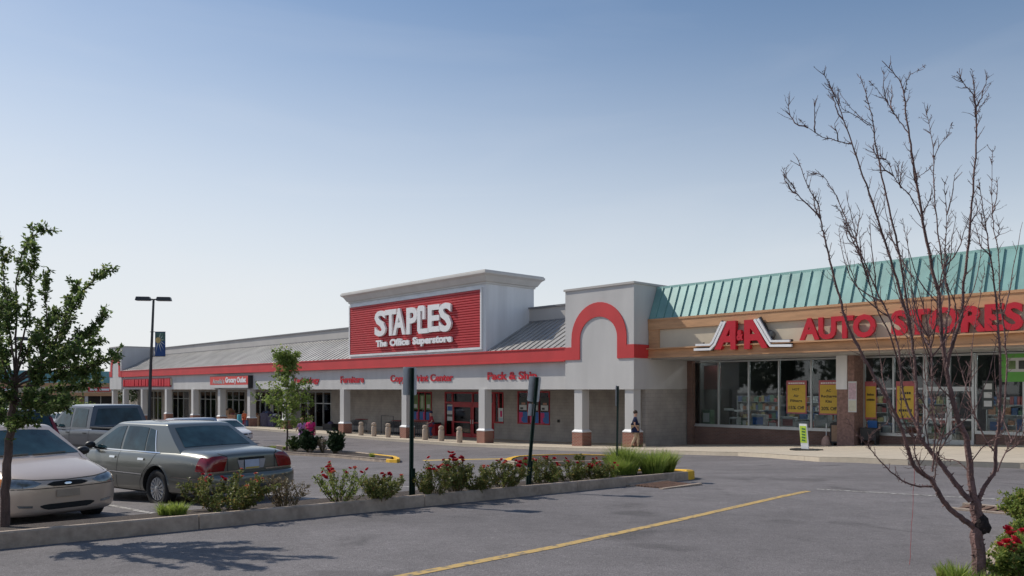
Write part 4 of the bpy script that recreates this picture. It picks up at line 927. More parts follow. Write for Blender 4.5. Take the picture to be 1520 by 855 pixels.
def make_car(name, label, cat, loc, heading, S, group=None):
    root = empty(name, loc, heading, label, cat, group)
    body = loft(S['st']); bo = body.build('body', S['paint'], root, abs_=False)
    sm = bo.modifiers.new('s', 'SUBSURF'); sm.levels = 2; sm.render_levels = 2; bake(bo)
    cut = MB()
    for x in S['wx']:
        for s in (1, -1):
            n = 32; b = len(cut.v); r = S['wr']+.055; yo = S['half']
            prof = [(r, yo-.34), (r, yo+.4)]
            for rr, yy in prof:
                for j in range(n): a = 2*math.pi*j/n; cut.v.append(Vector((x+rr*math.cos(a), s*yy, S['wr']+.02+rr*math.sin(a))))
            for j in range(n): k = (j+1) % n; cut.f.append((b+j, b+k, b+n+k, b+n+j))
            cut.f.append(tuple(b+j for j in range(n))); cut.f.append(tuple(b+n+j for j in range(n)))
    co = cut.build('cut', 'gap', None, abs_=False)
    bo.data.materials.append(M['gap'])
    root_m = root.matrix_world.copy(); bpy.context.view_layer.update(); co.matrix_world = root.matrix_world
    bpy.context.view_layer.update()
    bm_ = bo.modifiers.new('b', 'BOOLEAN'); bm_.operation = 'DIFFERENCE'; bm_.object = co; bm_.solver = 'EXACT'
    try: bm_.material_mode = 'TRANSFER'
    except Exception: pass
    bake(bo); bpy.data.objects.remove(co)
    # merge cabin into the body mesh
    me = bo.data
    V_ = [v.co.copy() for v in me.vertices]; F_ = [tuple(p.vertices) for p in me.polygons]; MI = [p.material_index for p in me.polygons]
    if S.get('cab'):
        cb = cabin(S['cab']); b = len(V_); V_ += cb.v; F_ += [tuple(b+i for i in f) for f in cb.f]; MI += [0]*len(cb.f)
    m2 = bpy.data.meshes.new('body'); m2.from_pydata(V_, [], F_); m2.update()
    for mm in me.materials: m2.materials.append(mm)
    for p, mi in zip(m2.polygons, MI): p.material_index = min(mi, len(m2.materials)-1)
    b5 = bmesh.new(); b5.from_mesh(m2); bmesh.ops.recalc_face_normals(b5, faces=b5.faces); b5.to_mesh(m2); b5.free()
    bo.data = m2; setsmooth(m2, 38)
    P = Proj((V_, F_)); root_items = []
    def part(nm, m, fn, parent=root):
        mb = MB(); fn(mb)
        if mb.f: return mb.build(nm, m, parent, smooth=True, abs_=False)
    for (nm, m, ax, A, B, off) in S.get('patches', []):
        part(nm, m, lambda mb: P.patch(mb, A, B, ax, off))
    part('panel_gap', 'gap', lambda mb: [P.line(mb, pts, w, ax, .0025) for (ax, pts, w) in S.get('gaps', [])])
    for (nm, m, ax, pts, w, off) in S.get('strips', []):
        part(nm, m, lambda mb: P.line(mb, pts, w, ax, off))
    for x in S['wx']:
        for s in (1, -1): wheel(root, x, s*(S['half']-.035), S['wr'], s, S.get('spokes', 7))
    for (nm, m, b, bev) in S.get('boxes', []):
        mb = MB(); mb.box(*b); mb.build(nm, m, root, abs_=False, bevel=bev)
    for s in ((1,-1) if S.get('mirror') else ()):
        x, y, z = S['mirror']; mb = MB(); mb.blob((x, s*(y+.09), z+.03), (.075,.105,.07), 2); mb.tube([(x,s*(y-.03),z-.03),(x,s*(y+.06),z+.01)], .022); mb.build('mirror', S.get('mirmat','black'), root, smooth=True, abs_=False)
    return root, P
both = lambda l: l + [(n, m, {'L':'R','R':'L'}[a], A, B, o) for (n, m, a, A, B, o) in l]
flipy = lambda pts: [(-a, b) for a, b in pts]
def fb(l): return l + [(n, m, a, flipy(A), flipy(B), o) for (n, m, a, A, B, o) in l]

# --- green-grey full size sedan, rear towards the island
pv = carpaint('grey_green_paint', (.165,.168,.15), .6, .28)
Z = .93
vic = dict(paint=pv, half=.985, wr=.335, wx=(1.73,-1.19), spokes=14, mirror=(.98,.90,.99),
 st=[(-2.60,.36,.60,.84,.93,.90,.84),(-2.575,.33,.60,.87,.975,.925,.86),(-2.45,.29,.58,.905,1.025,.96,.885),(-2.1,.26,.56,.93,1.055,.985,.905),(-1.5,.23,.55,.945,1.06,.99,.915),(-.6,.21,.55,.95,.99,.992,.92),(.5,.21,.55,.94,.985,.992,.92),(1.1,.21,.55,.925,.99,.988,.91),(1.8,.23,.55,.885,.955,.975,.88),(2.35,.26,.53,.81,.88,.94,.82),(2.60,.31,.52,.73,.79,.86,.73),(2.69,.38,.52,.64,.67,.72,.63)],
 cab=dict(xf0=1.42,xf1=.52,xr0=-1.86,xr1=-1.06,z0=.93,z1=1.43,w0=.885,w1=.665,bow=.10,bowr=.07),
 patches=both([('side_window','carglass','L',[(1.10,.975),(.80,1.16),(.47,1.36),(.18,1.385)],[(1.10,.97),(.75,.97),(.4,.97),(.10,.97)],.006),
   ('side_window','carglass','L',[(.10,1.385),(-.3,1.385),(-.58,1.37)],[(.02,.97),(-.3,.97),(-.70,.97)],.006),
   ('side_window','carglass','L',[(-.62,1.36),(-.72,1.35),(-.80,1.33)],[(-.74,.97),(-.9,.97),(-1.04,.97)],.006)]) +
  [('rear_window','carglass','B',[(-.57,1.375),(-.3,1.39),(0,1.395),(.3,1.39),(.57,1.375)],[(-.70,1.06),(-.4,1.068),(0,1.07),(.4,1.068),(.70,1.06)],.006),
   ('windscreen','carglass','F',[(-.58,1.38),(0,1.40),(.58,1.38)],[(-.78,1.02),(0,1.02),(.78,1.02)],.006)] +
  fb([('tail_light','tail','B',[(.50,.925),(.62,.945),(.76,.94),(.855,.90)],[(.58,.70),(.68,.70),(.80,.70),(.90,.70)],.012)]) +
  both([('tail_light','tail','L',[(-2.56,.90),(-2.45,.925),(-2.36,.93)],[(-2.58,.70),(-2.45,.70),(-2.33,.70)],.010)]) +
  [('number_plate','plate','B',[(-.155,.86),(.155,.86)],[(-.155,.70),(.155,.70)],.020),('plate_band',mat('plate_yellow',(.55,.40,.10),.5),'B',[(-.145,.735),(.145,.735)],[(-.145,.705),(.145,.705)],.023),
   ('plate_recess','gap','B',[(-.27,.90),(.27,.90)],[(-.27,.865),(.27,.865)],.012),
   ('reflector',mat('backup_lens',(.38,.36,.37),.2,var=.1),'B',[(-.30,.86),(-.17,.86)],[(-.25,.705),(-.17,.705)],.010),('reflector',mat('backup_lens',(.38,.36,.37)),'B',[(.17,.86),(.30,.86)],[(.17,.705),(.25,.705)],.010)] +
  fb([('headlight','headl','F',[(.42,.70),(.80,.72)],[(.42,.58),(.82,.58)],.01)]),
 gaps=[('B',[(-.50,.69),(-.50,.93),(-.62,.985)],.012),('B',[(.50,.69),(.50,.93),(.62,.985)],.012)] + [(s,p,.011) for s in 'LR' for p in ([(1.13,.97),(1.22,.85),(1.22,.28)],[(.06,.97),(.06,.28)],[(-1.12,.97),(-1.02,.80),(-.82,.62),(-.72,.45),(-.70,.30)],[(1.22,.27),(-.70,.27)])],
 strips=[(n_,m_,s,p,w_,o_) for s in 'LR' for (n_,m_,p,w_,o_) in (('side_moulding',mat('moulding_grey',(.17,.17,.155),.35,metal=.4),[(2.2,.545),(-.78,.545)],.05,.012),('side_moulding',mat('moulding_grey',(.17,.17,.155)),[(-1.62,.545),(-2.5,.545)],.05,.012),('chrome_trim','chrome',[(2.2,.575),(-.78,.575)],.012,.016),('chrome_trim','chrome',[(-1.62,.575),(-2.5,.575)],.012,.016),('chrome_trim','chrome',[(1.12,.955),(-1.2,.955)],.022,.010),('chrome_trim','chrome',[(-.83,1.33),(-1.07,.965)],.022,.009),('wheel_lip','chrome',[(-1.19+.40*math.cos(R(a)),.355+.40*math.sin(R(a))) for a in range(0,181,12)],.028,.008),('wheel_lip','chrome',[(1.73+.40*math.cos(R(a)),.355+.40*math.sin(R(a))) for a in range(0,181,12)],.028,.008),
    ('door_handle','chrome',[(.33,.83),(.15,.83)],.035,.022),('door_handle','chrome',[(-.62,.83),(-.80,.83)],.035,.022))] +
   [('chrome_trim','chrome','B',[(-.89,.685),(-.3,.685)],.022,.012),('chrome_trim','chrome','B',[(.30,.685),(.89,.685)],.022,.012)])
VR = math.atan2(B_, -A_)+R(12)
_w = gnd(230, 747); _p = Vector(XY(*_w))
_d = Vector((math.cos(VR), math.sin(VR))); _n = Vector((-_d.y, _d.x))
_c = _p + _d*1.19 - _n*.93; cu, cv = UV(_c.x, _c.y)
vroot, vP = make_car('parked_sedan', 'grey green full size sedan parked with its red tail lights to the rose bed', 'car', W(cu, cv, tz(cu, cv)), VR, vic); vroot.scale = (1, .95, 1)
def bumper(root, x, w, z0, z1, m, sgn, depth=.16, wrap=.75, name='bumper'):
    mb = MB(); rows = []; n = 16
    prof = [(0,z0+.02),(depth*.75,z0),(depth*.95,z0+.05),(depth,(z0+z1)/2+.03),(depth*.93,z1-.03),(depth*.70,z1),(0,z1-.01)]
    for i in range(n+1):
        t = -1+2*i/n; y = w*math.copysign(abs(t)**.9, t); bow = .10*(1-abs(t)**2.2); k = 1 if abs(t) < .9 else (1-(abs(t)-.9)*4.5)
        rows.append([(x+sgn*(d*k+bow-.02), y, z) for d, z in prof])
    for s in (-1, 1):   # wrap round the corners
        pass
    rows = [[(x-sgn*wrap, -w*1.015, z) for d, z in prof], [(x-sgn*wrap*.3, -w*1.02-.012, z) for d, z in prof]] + rows + [[(x-sgn*wrap*.3, w*1.02+.012, z) for d, z in prof], [(x-sgn*wrap, w*1.015, z) for d, z in prof]]
    k = len(prof)
    for r in rows: mb.v += [Vector(p) for p in r]
    for i in range(len(rows)-1):
        for j in range(k): jj = (j+1) % k; mb.f.append((i*k+j, i*k+jj, (i+1)*k+jj, (i+1)*k+j))
    mb.f.append(tuple(range(k))); mb.f.append(tuple((len(rows)-1)*k+j for j in range(k)))
    o = mb.build(name, m, root, smooth=True, abs_=False); s_ = o.modifiers.new('s','SUBSURF'); s_.levels = 1; s_.render_levels = 1; bake(o); setsmooth(o.data, 60); return o
bumper(vroot, -2.58, .93, .38, .655, pv, -1)

# --- beige compact sedan, nose to the island
pb = carpaint('beige_paint', (.58,.46,.37), .3, .32)
esc = dict(paint=pb, half=.85, wr=.285, wx=(1.33,-1.17), spokes=9, mirror=(.78,.78,.93), mirmat='black',
 st=[(2.19,.28,.45,.58,.62,.40,.38),(2.175,.24,.45,.62,.665,.52,.50),(2.10,.20,.46,.665,.715,.68,.63),(1.96,.18,.47,.71,.765,.78,.72),(1.75,.17,.48,.745,.82,.82,.755),(1.35,.17,.49,.80,.895,.845,.785),(.98,.17,.5,.84,.945,.85,.80),(0,.17,.5,.86,.93,.855,.80),(-1.3,.2,.5,.88,.96,.85,.78),(-1.9,.22,.5,.87,.97,.83,.74),(-2.15,.28,.5,.84,.92,.76,.66),(-2.24,.36,.5,.76,.81,.66,.57)],
 cab=dict(xf0=1.20,xf1=.30,xr0=-1.72,xr1=-.95,z0=.83,z1=1.35,w0=.795,w1=.585,bow=.13,bowr=.08),
 patches=both([('side_window','carglass','L',[(.95,.93),(.6,1.12),(.32,1.28),(.02,1.30)],[(.95,.92),(.6,.92),(.3,.92),(-.05,.92)],.006),('side_window','carglass','L',[(-.05,1.30),(-.5,1.30),(-.82,1.25)],[(-.12,.92),(-.5,.92),(-1.1,.92)],.006)]) +
  [('windscreen','carglass','F',[(-.50,1.285),(-.25,1.305),(0,1.31),(.25,1.305),(.50,1.285)],[(-.71,.955),(-.4,.955),(0,.96),(.4,.955),(.71,.955)],.006),('rear_window','carglass','B',[(-.5,1.28),(.5,1.28)],[(-.65,1.0),(.65,1.0)],.006),
   ('grille','gap','F',[(-.27,.630),(-.2,.655),(0,.662),(.2,.655),(.27,.630)],[(-.27,.625),(-.2,.600),(0,.593),(.2,.600),(.27,.625)],.008),
   ('lower_intake','gap','F',[(-.36,.345),(-.28,.362),(.28,.362),(.36,.345)],[(-.36,.33),(-.28,.285),(.28,.285),(.36,.33)],.008),
   ('number_plate',mat('tan_plate',(.34,.27,.21),.5,var=.08),'F',[(-.155,.545),(.155,.545)],[(-.155,.445),(.155,.445)],.018),
   ('emblem','chrome','F',[(-.05,.628),(-.03,.640),(.03,.640),(.05,.628)],[(-.05,.626),(-.03,.615),(.03,.615),(.05,.626)],.016)] +
  fb([('headlight','headl','F',[(.34,.645),(.43,.685),(.56,.705),(.67,.71)],[(.34,.64),(.43,.605),(.56,.595),(.69,.60)],.008),('turn_lamp','amber','F',[(.675,.71),(.74,.715),(.775,.71)],[(.695,.60),(.75,.615),(.785,.63)],.008),('bumper_lamp','headl','F',[(.45,.355),(.62,.37)],[(.45,.325),(.60,.335)],.008)]),
 gaps=[('F',[(-.74,.735),(-.4,.69),(0,.675),(.4,.69),(.74,.735)],.010),('F',[(-.80,.585),(-.4,.578),(0,.572),(.4,.578),(.80,.585)],.010),('T',[(1.95,.62),(1.0,.70)],.008),('T',[(1.95,-.62),(1.0,-.70)],.008)] + [(s,p,.010) for s in 'LR' for p in ([(1.0,.92),(.92,.30)],[(-.08,.92),(-.08,.28)],[(-1.15,.9),(-.85,.5),(-.75,.3)])],
 strips=[('wiper','gap','F',[(-.55,.955),(-.05,.965)],.014,.014),('wiper','gap','F',[(.0,.955),(.5,.968)],.014,.014)] + [('door_handle','black',s,[(.15,.80),(.02,.80)],.03,.02) for s in 'LR'] + [('side_moulding',pb,s,[(1.0,.52),(-.8,.52)],.05,.012) for s in 'LR'])
BR = math.atan2(-B_, A_)+R(11)
_w = gnd(140, 762); _p = Vector(XY(*_w)); _d = Vector((math.cos(BR), math.sin(BR))); _n = Vector((-_d.y, _d.x)); _c = _p - _d*1.33 - _n*.78; bu, bv = UV(_c.x, _c.y)
er_, eP = make_car('parked_sedan', 'beige compact sedan parked nose first against the island behind the leafy tree', 'car', W(bu, bv, tz(bu, bv)+.01), BR, esc)

# --- pickup
pp = carpaint('pickup_grey_paint', (.075,.082,.10), .5, .3)
pick = dict(paint=pp, half=1.0, wr=.38, wx=(1.85,-1.65), spokes=6, mirror=(1.05,.98,1.28), spokes_=6,
 st=[(-2.85,.55,.80,1.12,1.16,.96,.94),(-2.80,.50,.78,1.20,1.24,.985,.965),(-2.3,.45,.78,1.22,1.25,1.0,.975),(-1.0,.42,.76,1.22,1.26,1.0,.975),(-.4,.40,.76,1.20,1.25,1.0,.975),(.8,.40,.76,1.18,1.24,1.0,.97),(1.4,.42,.76,1.13,1.22,.995,.95),(2.2,.45,.76,1.08,1.17,.985,.92),(2.7,.50,.75,1.0,1.07,.94,.87),(2.88,.55,.72,.90,.94,.86,.78)],
 cab=dict(xf0=1.62,xf1=.82,xr0=-.92,xr1=-.78,z0=1.17,z1=1.90,w0=.955,w1=.76,bow=.10,bowr=.03),
 patches=both([('side_window','carglass','L',[(1.28,1.30),(.95,1.62),(.78,1.80),(.32,1.83)],[(1.28,1.26),(.9,1.25),(.7,1.25),(.25,1.25)],.008),('side_window','carglass','L',[(.18,1.83),(-.2,1.83),(-.60,1.80)],[(.13,1.25),(-.2,1.25),(-.70,1.25)],.008)]) +
  [('rear_window','carglass','B',[(-.62,1.82),(0,1.83),(.62,1.82)],[(-.78,1.32),(0,1.32),(.78,1.32)],.008),('windscreen','carglass','F',[(-.65,1.83),(.65,1.83)],[(-.82,1.3),(.82,1.3)],.008)] +
  fb([('tail_light','tail','B',[(.84,1.15),(.95,1.15)],[(.84,.80),(.95,.80)],.01)]),
 gaps=[(s,p,.014) for s in 'LR' for p in ([(-.95,1.2),(-.95,.5)],[(.22,1.2),(.20,.5)],[(1.30,1.2),(1.35,.55)])],
 strips=[('side_moulding','moulding' in M and 'black' or 'black',s,[(1.3,.70),(-.9,.70)],.05,.012) for s in 'LR'] + [('wheel_lip','hub',s,[(x+.45*math.cos(R(a)),.40+.45*math.sin(R(a))) for a in range(0,181,12)],.05,.012) for s in 'LR' for x in (1.85,-1.65)] + [('door_handle','black',s,[(x,1.08),(x-.16,1.08)],.04,.02) for s in 'LR' for x in (.42,-.62)],
 boxes=[('bed_floor','gap',(-2.7,-1.0,-.86,.86,1.20,1.268),0),('bed_rail','black',(-2.80,-.98,.88,.96,1.235,1.285),.01),('bed_rail','black',(-2.80,-.98,-.96,-.88,1.235,1.285),.01)])
PR = math.atan2(B_, -A_)+R(12); _y = 25.2; _p = Vector(((138-CX)/FPX*_y, _y)); _d = Vector((math.cos(PR), math.sin(PR))); _n = Vector((-_d.y, _d.x)); _c = _p + _d*.85*1.04 - _n*.80*1.04; pu_, pv_ = UV(_c.x, _c.y)
tk, _ = make_car('parked_pickup', 'dark grey crew cab pickup truck parked in the second row behind the sedans', 'pickup truck', W(pu_, pv_, tz(pu_, pv_)+.01), PR, pick); tk.scale = (1.04,)*3
# --- dark suv
ps = carpaint('black_paint', (.02,.02,.023), .3, .25)
suv = dict(paint=ps, half=.93, wr=.36, wx=(1.4,-1.35), spokes=6, mirror=(.85,.9,1.15), 
 st=[(-2.28,.42,.70,1.0,1.06,.86,.82),(-2.22,.38,.68,1.03,1.08,.90,.86),(-1.6,.32,.66,1.05,1.10,.93,.88),(0,.30,.66,1.05,1.09,.935,.89),(1.0,.30,.66,1.02,1.09,.93,.88),(1.6,.32,.64,.97,1.04,.91,.85),(2.1,.38,.60,.87,.93,.86,.78),(2.28,.45,.58,.75,.78,.74,.66)],
 cab=dict(xf0=1.25,xf1=.55,xr0=-2.25,xr1=-1.95,z0=1.02,z1=1.72,w0=.87,w1=.68,bow=.08,bowr=.05),
 patches=both([('side_window','carglass','L',[(.95,1.14),(.7,1.38),(.5,1.58),(.12,1.62)],[(.95,1.12),(.7,1.11),(.5,1.11),(.08,1.11)],.008),('side_window','carglass','L',[(.02,1.62),(-.4,1.62),(-.85,1.61)],[(-.0,1.11),(-.4,1.11),(-.88,1.11)],.008),('side_window','carglass','L',[(-.95,1.61),(-1.4,1.6),(-1.75,1.56)],[(-.98,1.11),(-1.4,1.11),(-1.9,1.11)],.008)]) +
  [('rear_window','carglass','B',[(-.58,1.62),(0,1.64),(.58,1.62)],[(-.72,1.15),(0,1.15),(.72,1.15)],.008),('windscreen','carglass','F',[(-.6,1.62),(.6,1.62)],[(-.74,1.15),(.74,1.15)],.008)] +
  fb([('tail_light','tail','B',[(.66,1.55),(.73,1.52)],[(.76,.85),(.90,.85)],.012)]),
 strips=[('roof_rail','chrome',s,[(.4,1.675),(-1.85,1.66)],.05,.03) for s in 'LR'], gaps=[(s,p,.012) for s in 'LR' for p in ([(.05,1.1),(.03,.4)],[(-.92,1.1),(-.92,.5)])])
_y = 21.8; _p = Vector(((91-CX)/FPX*_y, _y)); _c = _p + _d*2.25*1.05 + _n*.86*1.05; su_, sv_ = UV(_c.x, _c.y)
sv2, _ = make_car('parked_suv', 'black estate car with tall red tail lights seen behind the leafy tree', 'car', W(su_, sv_, tz(su_, sv_)+.01), PR, suv); sv2.scale = (1.05,)*3
# --- generic sedan for the far cars
def gen(paint, tall=0):
    t = tall
    return dict(paint=paint, half=.88, wr=.30, wx=(1.35,-1.30), spokes=7, mirror=(.75,.82,.96),
     st=[(-2.35,.38,.55,.82,.86,.74,.68),(-2.28,.30,.53,.88,.95,.82,.75),(-1.8,.24,.52,.90,1.0,.87,.80),(-.8,.2,.52,.90,.96,.88,.81),(.6,.2,.52,.88,.95,.88,.81),(1.2,.2,.5,.84,.93,.87,.79),(1.9,.22,.48,.74,.80,.83,.73),(2.2,.26,.46,.64,.68,.72,.64),(2.3,.33,.45,.56,.59,.55,.5)],
     cab=dict(xf0=1.25,xf1=.4,xr0=-1.75-.4*t,xr1=-1.0-.9*t,z0=.90,z1=1.38+.14*t,w0=.80,w1=.60,bow=.1,bowr=.06),
     patches=both([('side_window','carglass','L',[(.98,.97),(.6,1.2),(.38,1.31+.13*t),(.02,1.33+.13*t)],[(.98,.95),(.6,.94),(.3,.94),(-.02,.94)],.007),('side_window','carglass','L',[(-.05,1.33+.13*t),(-.5,1.33+.13*t),(-.82-.1*t,1.30+.13*t)],[(-.08,.94),(-.5,.94),(-1.0,.94)],.007)]) + (both([('side_window','carglass','L',[(-1.0,1.42),(-1.4,1.42),(-1.75,1.40)],[(-1.05,.96),(-1.4,.96),(-1.9,.98)],.007)]) if t else []) +
      [('windscreen','carglass','F',[(-.52,1.32+.12*t),(0,1.34+.12*t),(.52,1.32+.12*t)],[(-.72,.96),(0,.96),(.72,.96)],.007),('rear_window','carglass','B',[(-.52,1.31+.12*t),(0,1.33+.12*t),(.52,1.31+.12*t)],[(-.68,1.03),(0,1.03),(.68,1.03)],.007),
       ('grille','gap','F',[(-.3,.60),(.3,.60)],[(-.3,.53),(.3,.53)],.01),('lower_intake','gap','F',[(-.4,.40),(.4,.40)],[(-.38,.30),(.38,.30)],.01)] +
      fb([('headlight','headl','F',[(.38,.62),(.68,.645)],[(.38,.53),(.70,.56)],.01),('tail_light','tail','B',[(.45,.85),(.74,.83)],[(.45,.70),(.76,.70)],.01)]),
     gaps=[(s,p,.012) for s in 'LR' for p in ([(1.0,.9),(.95,.35)],[(-.03,.93),(-.03,.3)],[(-1.05,.9),(-.8,.35)])], strips=[('roof_rail','chrome',s,[(.2,1.485),(-1.7,1.475)],.04,.03) for s in 'LR'] if t else [])
def px_at(px, Y):
    X = (px-CX)/FPX*Y; return UV(X, Y)
def put(px, Y, head, S, label, cat='car', name='parked_car'):
    u, v = px_at(px, Y); return make_car(name, label, cat, W(u, v, tz(u, v)), head, S)
H1 = math.atan2(B_, -A_); H2 = math.atan2(A_, B_)
put(333, 48.5, H1+math.pi+R(4), gen(carpaint('white_paint', (.72,.72,.72), 0, .3)), 'white sedan parked nose forward left of the small tree')
put(264, 44.0, H2+math.pi, gen(carpaint('silver_blue_paint', (.42,.46,.52), .5, .3), 1), 'silver estate car with roof rails seen over the roof of the grey green sedan')
put(96, 62, H1+R(20), gen(carpaint('pearl_paint', (.75,.76,.78), 0, .3)), 'small distant white car between the pickup and the dark car')
put(20, 30, H1+math.pi, gen(carpaint('pale_paint', (.66,.66,.66), .2, .3)), 'pale car in the second row behind the tree trunk at the left edge')

# ================================================================ STREET FURNITURE
# green sign posts in the rose bed, signs seen nearly edge on
def sign_post(px, pyb, pyt, pxt, ang, wpan, hpan, label, double=False):
    u, v = gnd(px, pyb, IH-.03); b = W(u, v, tz(u, v)+IH-.04); Y = b.y; top = Vector(((pxt-CX)/FPX*Y, Y, 3+(HY-pyt)*Y/FPX))
    r = empty('sign_post', b, 0, label, 'sign post'); d = top-b
    p = MB(o=(0,0,0)); ax = d.normalized(); sx = Vector((math.cos(ang), math.sin(ang), 0)); sx = (sx-ax*sx.dot(ax)).normalized(); sy = ax.cross(sx)
    prof = [(-.034,0),(-.034,.006),(-.016,.006),(-.012,.032),(.012,.032),(.016,.006),(.034,.006),(.034,0),(.022,0),(.017,.026),(-.017,.026),(-.022,0)]
    prof = [(x*1.25, y*1.25-.01) for x, y in prof]
    p.prism([b+sx*x+sy*y for x, y in prof], d); p.build('post', 'postgreen', r)
    q_ = MB(); lo = b+sx*.02-sy*.02-ax*.06; q_.prism([lo+sx*x*1.0+sy*y for x, y in prof], ax*.5); q_.build('anchor_stub', 'postgreen', r)
    for k, sg_ in enumerate((1, -1) if double else (1,)):
        c = top - ax*(hpan/2-.01) + sy*(.042 if sy.y > 0 else -.022)
        t = MB(); t.prism([c+sx*x+ax*z for x, z in ((-wpan/2,-hpan/2+.02),(-wpan/2+.02,-hpan/2),(wpan/2-.02,-hpan/2),(wpan/2,-hpan/2+.02),(wpan/2,hpan/2-.02),(wpan/2-.02,hpan/2),(-wpan/2+.02,hpan/2),(-wpan/2,hpan/2-.02))], sy*.003); t.build('sign_panel', 'signback', r)
    return r, top, ax, sx, sy
sign_post(610, 736, 546, 611.5, R(52), .30, .44, 'green post with grey backed sign standing in front of the copy center lettering')
r_, top, ax, sx, sy = sign_post(783, 719, 560, 797, R(44), .31, .46, 'leaning green post with two grey sign panels between the roses')
c = top-ax*.60+sy*.02; t = MB(); t.prism([c+sx*x+ax*z for x, z in ((-.13,-.11),(.02,-.11),(.02,.11),(-.13,.11))], sy*.003); t.build('sign_panel', 'signback', r_)
sign_post(916, 704, 573, 918, R(77), .31, .44, 'green sign post rising from the bright grass clump at the island end')

# lamp post with banner
def lamp_post(px, Y, py_top, label, banner=True, twin=True, ax_=(1,.15)):
    u, v = px_at(px, Y); z0 = tz(u, v); b = W(u, v, z0); zt_ = 3+(HY-py_top)*Y/FPX
    r = empty('lamp_post', b, 0, label, 'street lamp')
    p = MB(); p.tube([b+Vector((0,0,-.1)), b+Vector((.15 if banner else 0,0,(zt_-z0)*.5)), Vector((b.x+(.35 if banner else 0), b.y, zt_))], [.13,.10,.075], 10); p.build('pole', mat('bronze_pole',(.045,.05,.055),.4,metal=.5), r, smooth=True)
    p = MB(); p.lathe([(.28,0),(.28,.55),(.24,.6),(.14,.62)], b+Vector((0,0,-.05)), 16); p.build('base', 'walk', r)
    T = Vector((b.x+(.35 if banner else 0), b.y, zt_)); d = Vector((ax_[0], ax_[1], 0)).normalized()
    for s in (1, -1):
        h = MB(); c = T + d*(s*.68) + Vector((0,0,.05)); w_ = d.cross(Vector((0,0,1)))
        q8 = []
        for z_, k in ((-.16,1),(.10,.86)):
            for x_, y_ in ((-.5,-.22),(.5,-.22),(.5,.22),(-.5,.22)): q8.append(c + d*(x_*k*(1)) + w_*(y_*k) + Vector((0,0,z_ - s*x_*.12*0)))
        h.hexa(q8); h.tube([T+Vector((0,0,-.03)), T+d*(s*.25)], .05, 8); ho = h.build('lamp_head', mat('bronze_pole',(.045,.05,.055)), r, bevel=.03)
        l = MB(); l.hexa([c+d*x_+w_*y_+Vector((0,0,z_)) for z_ in (-.175,-.161) for x_, y_ in ((-.4,-.16),(.4,-.16),(.4,.16),(-.4,.16))]); l.build('lens', 'signback', ho)
    if banner:
        zt2 = 3+(HY-493)*Y/FPX; zb2 = 3+(HY-528.5)*Y/FPX; x0 = (230.2-CX)/FPX*Y; x1 = (245.6-CX)/FPX*Y; wv = (x1-x0)
        f = MB(); f.box(x0, x1, b.y-.012, b.y, zb2, zt2); bo = f.build('banner', mat('navy_banner',(.015,.06,.20),.6,var=.1), r)
        g_ = MB(); g_.box(x0+.03, x1-.03, b.y-.020, b.y-.0125, zb2+(zt2-zb2)*.62, zt2-.03); g_.build('banner_top', mat('banner_green',(.07,.14,.11),.6,var=.4,scale=3), bo)
        g_ = MB(); cx_, cz_ = x0+wv*.30, zb2+(zt2-zb2)*.66
        g_.prism([(cx_+.19*math.cos(R(a)), b.y-.031, cz_+.21*math.sin(R(a))) for a in range(0,360,20)], (0,.01,0)); g_.build('sun_emblem', mat('banner_gold',(.55,.40,.16),.6), bo)
        g_ = MB()
        for a in (-100,-75,-50,-25,5,35,65): 
            ca, sa = math.cos(R(a)), math.sin(R(a)); L_ = .62 if a < -20 else .36
            g_.prism([(cx_+.23*ca-.03*sa, b.y-.0205, cz_+.23*sa+.03*ca),(cx_+.23*ca+.03*sa, b.y-.0205, cz_+.23*sa-.03*ca),(cx_+(.23+L_)*ca*(.7 if ca>.3 else 1), b.y-.0205, cz_+(.23+L_)*sa)], (0,-.006,0))
        g_.build('sun_ray', mat('banner_white',(.6,.62,.55),.6), bo)
        for z_ in (zt2+.02, zb2-.02):
            g_ = MB(); g_.tube([(x0-.35, b.y-.005, z_), (x1, b.y-.005, z_)], .022, 6); g_.build('banner_arm', 'black', r)
    return r
lamp_post(220.5, 55, 444, 'tall twin head lamp post with a navy sun banner', True)
lamp_post(44, 62, 503, 'distant lamp post seen through the leafy tree at the left', False, ax_=(1,0))

# bollards at the store entrance
M['agg'] = mat('aggregate_concrete', (.48,.39,.31), .95, var=.3, scale=40, bump=.6, bscale=120)
pb0 = None
names = ['first bollard from the left by the shopping carts','second bollard from the left by the shopping carts','bollard nearest the pillar left of the entrance','bollard in front of the man in the red shirt','bollard before the entrance doors, second from the pillar','bollard before the entrance doors, next to the brick based pillar']
for i, (px, py) in enumerate(((536,645),(555,647),(576,649),(631,653),(655,654.5),(682,657))):
    u, v = gnd(px, py, .15); v = min(max(v, 30.0), 30.5); u = fac(px, 600, v)[0]; b = W(u, v, tz(u, v)+.148)
    if pb0 is None:
        pb0 = empty('bollard', b, 0, names[0], 'bollard', 'concrete bollards on the sidewalk')
        m = MB(); m.lathe([(.17,0),(.18,.04),(.18,.62),(.165,.68),(.12,.73)], (0,0,0), 16); m.build('shaft', 'agg', pb0, smooth=True, abs_=False)
        m = MB(); m.lathe([(.12,.73),(.165,.78),(.17,.86),(.14,.93),(.06,.96)], (0,0,0), 16); m.build('cap', 'agg', pb0, smooth=True, abs_=False)
    else:
        c = copy_tree(pb0); c.location = b; c['label'] = names[i]
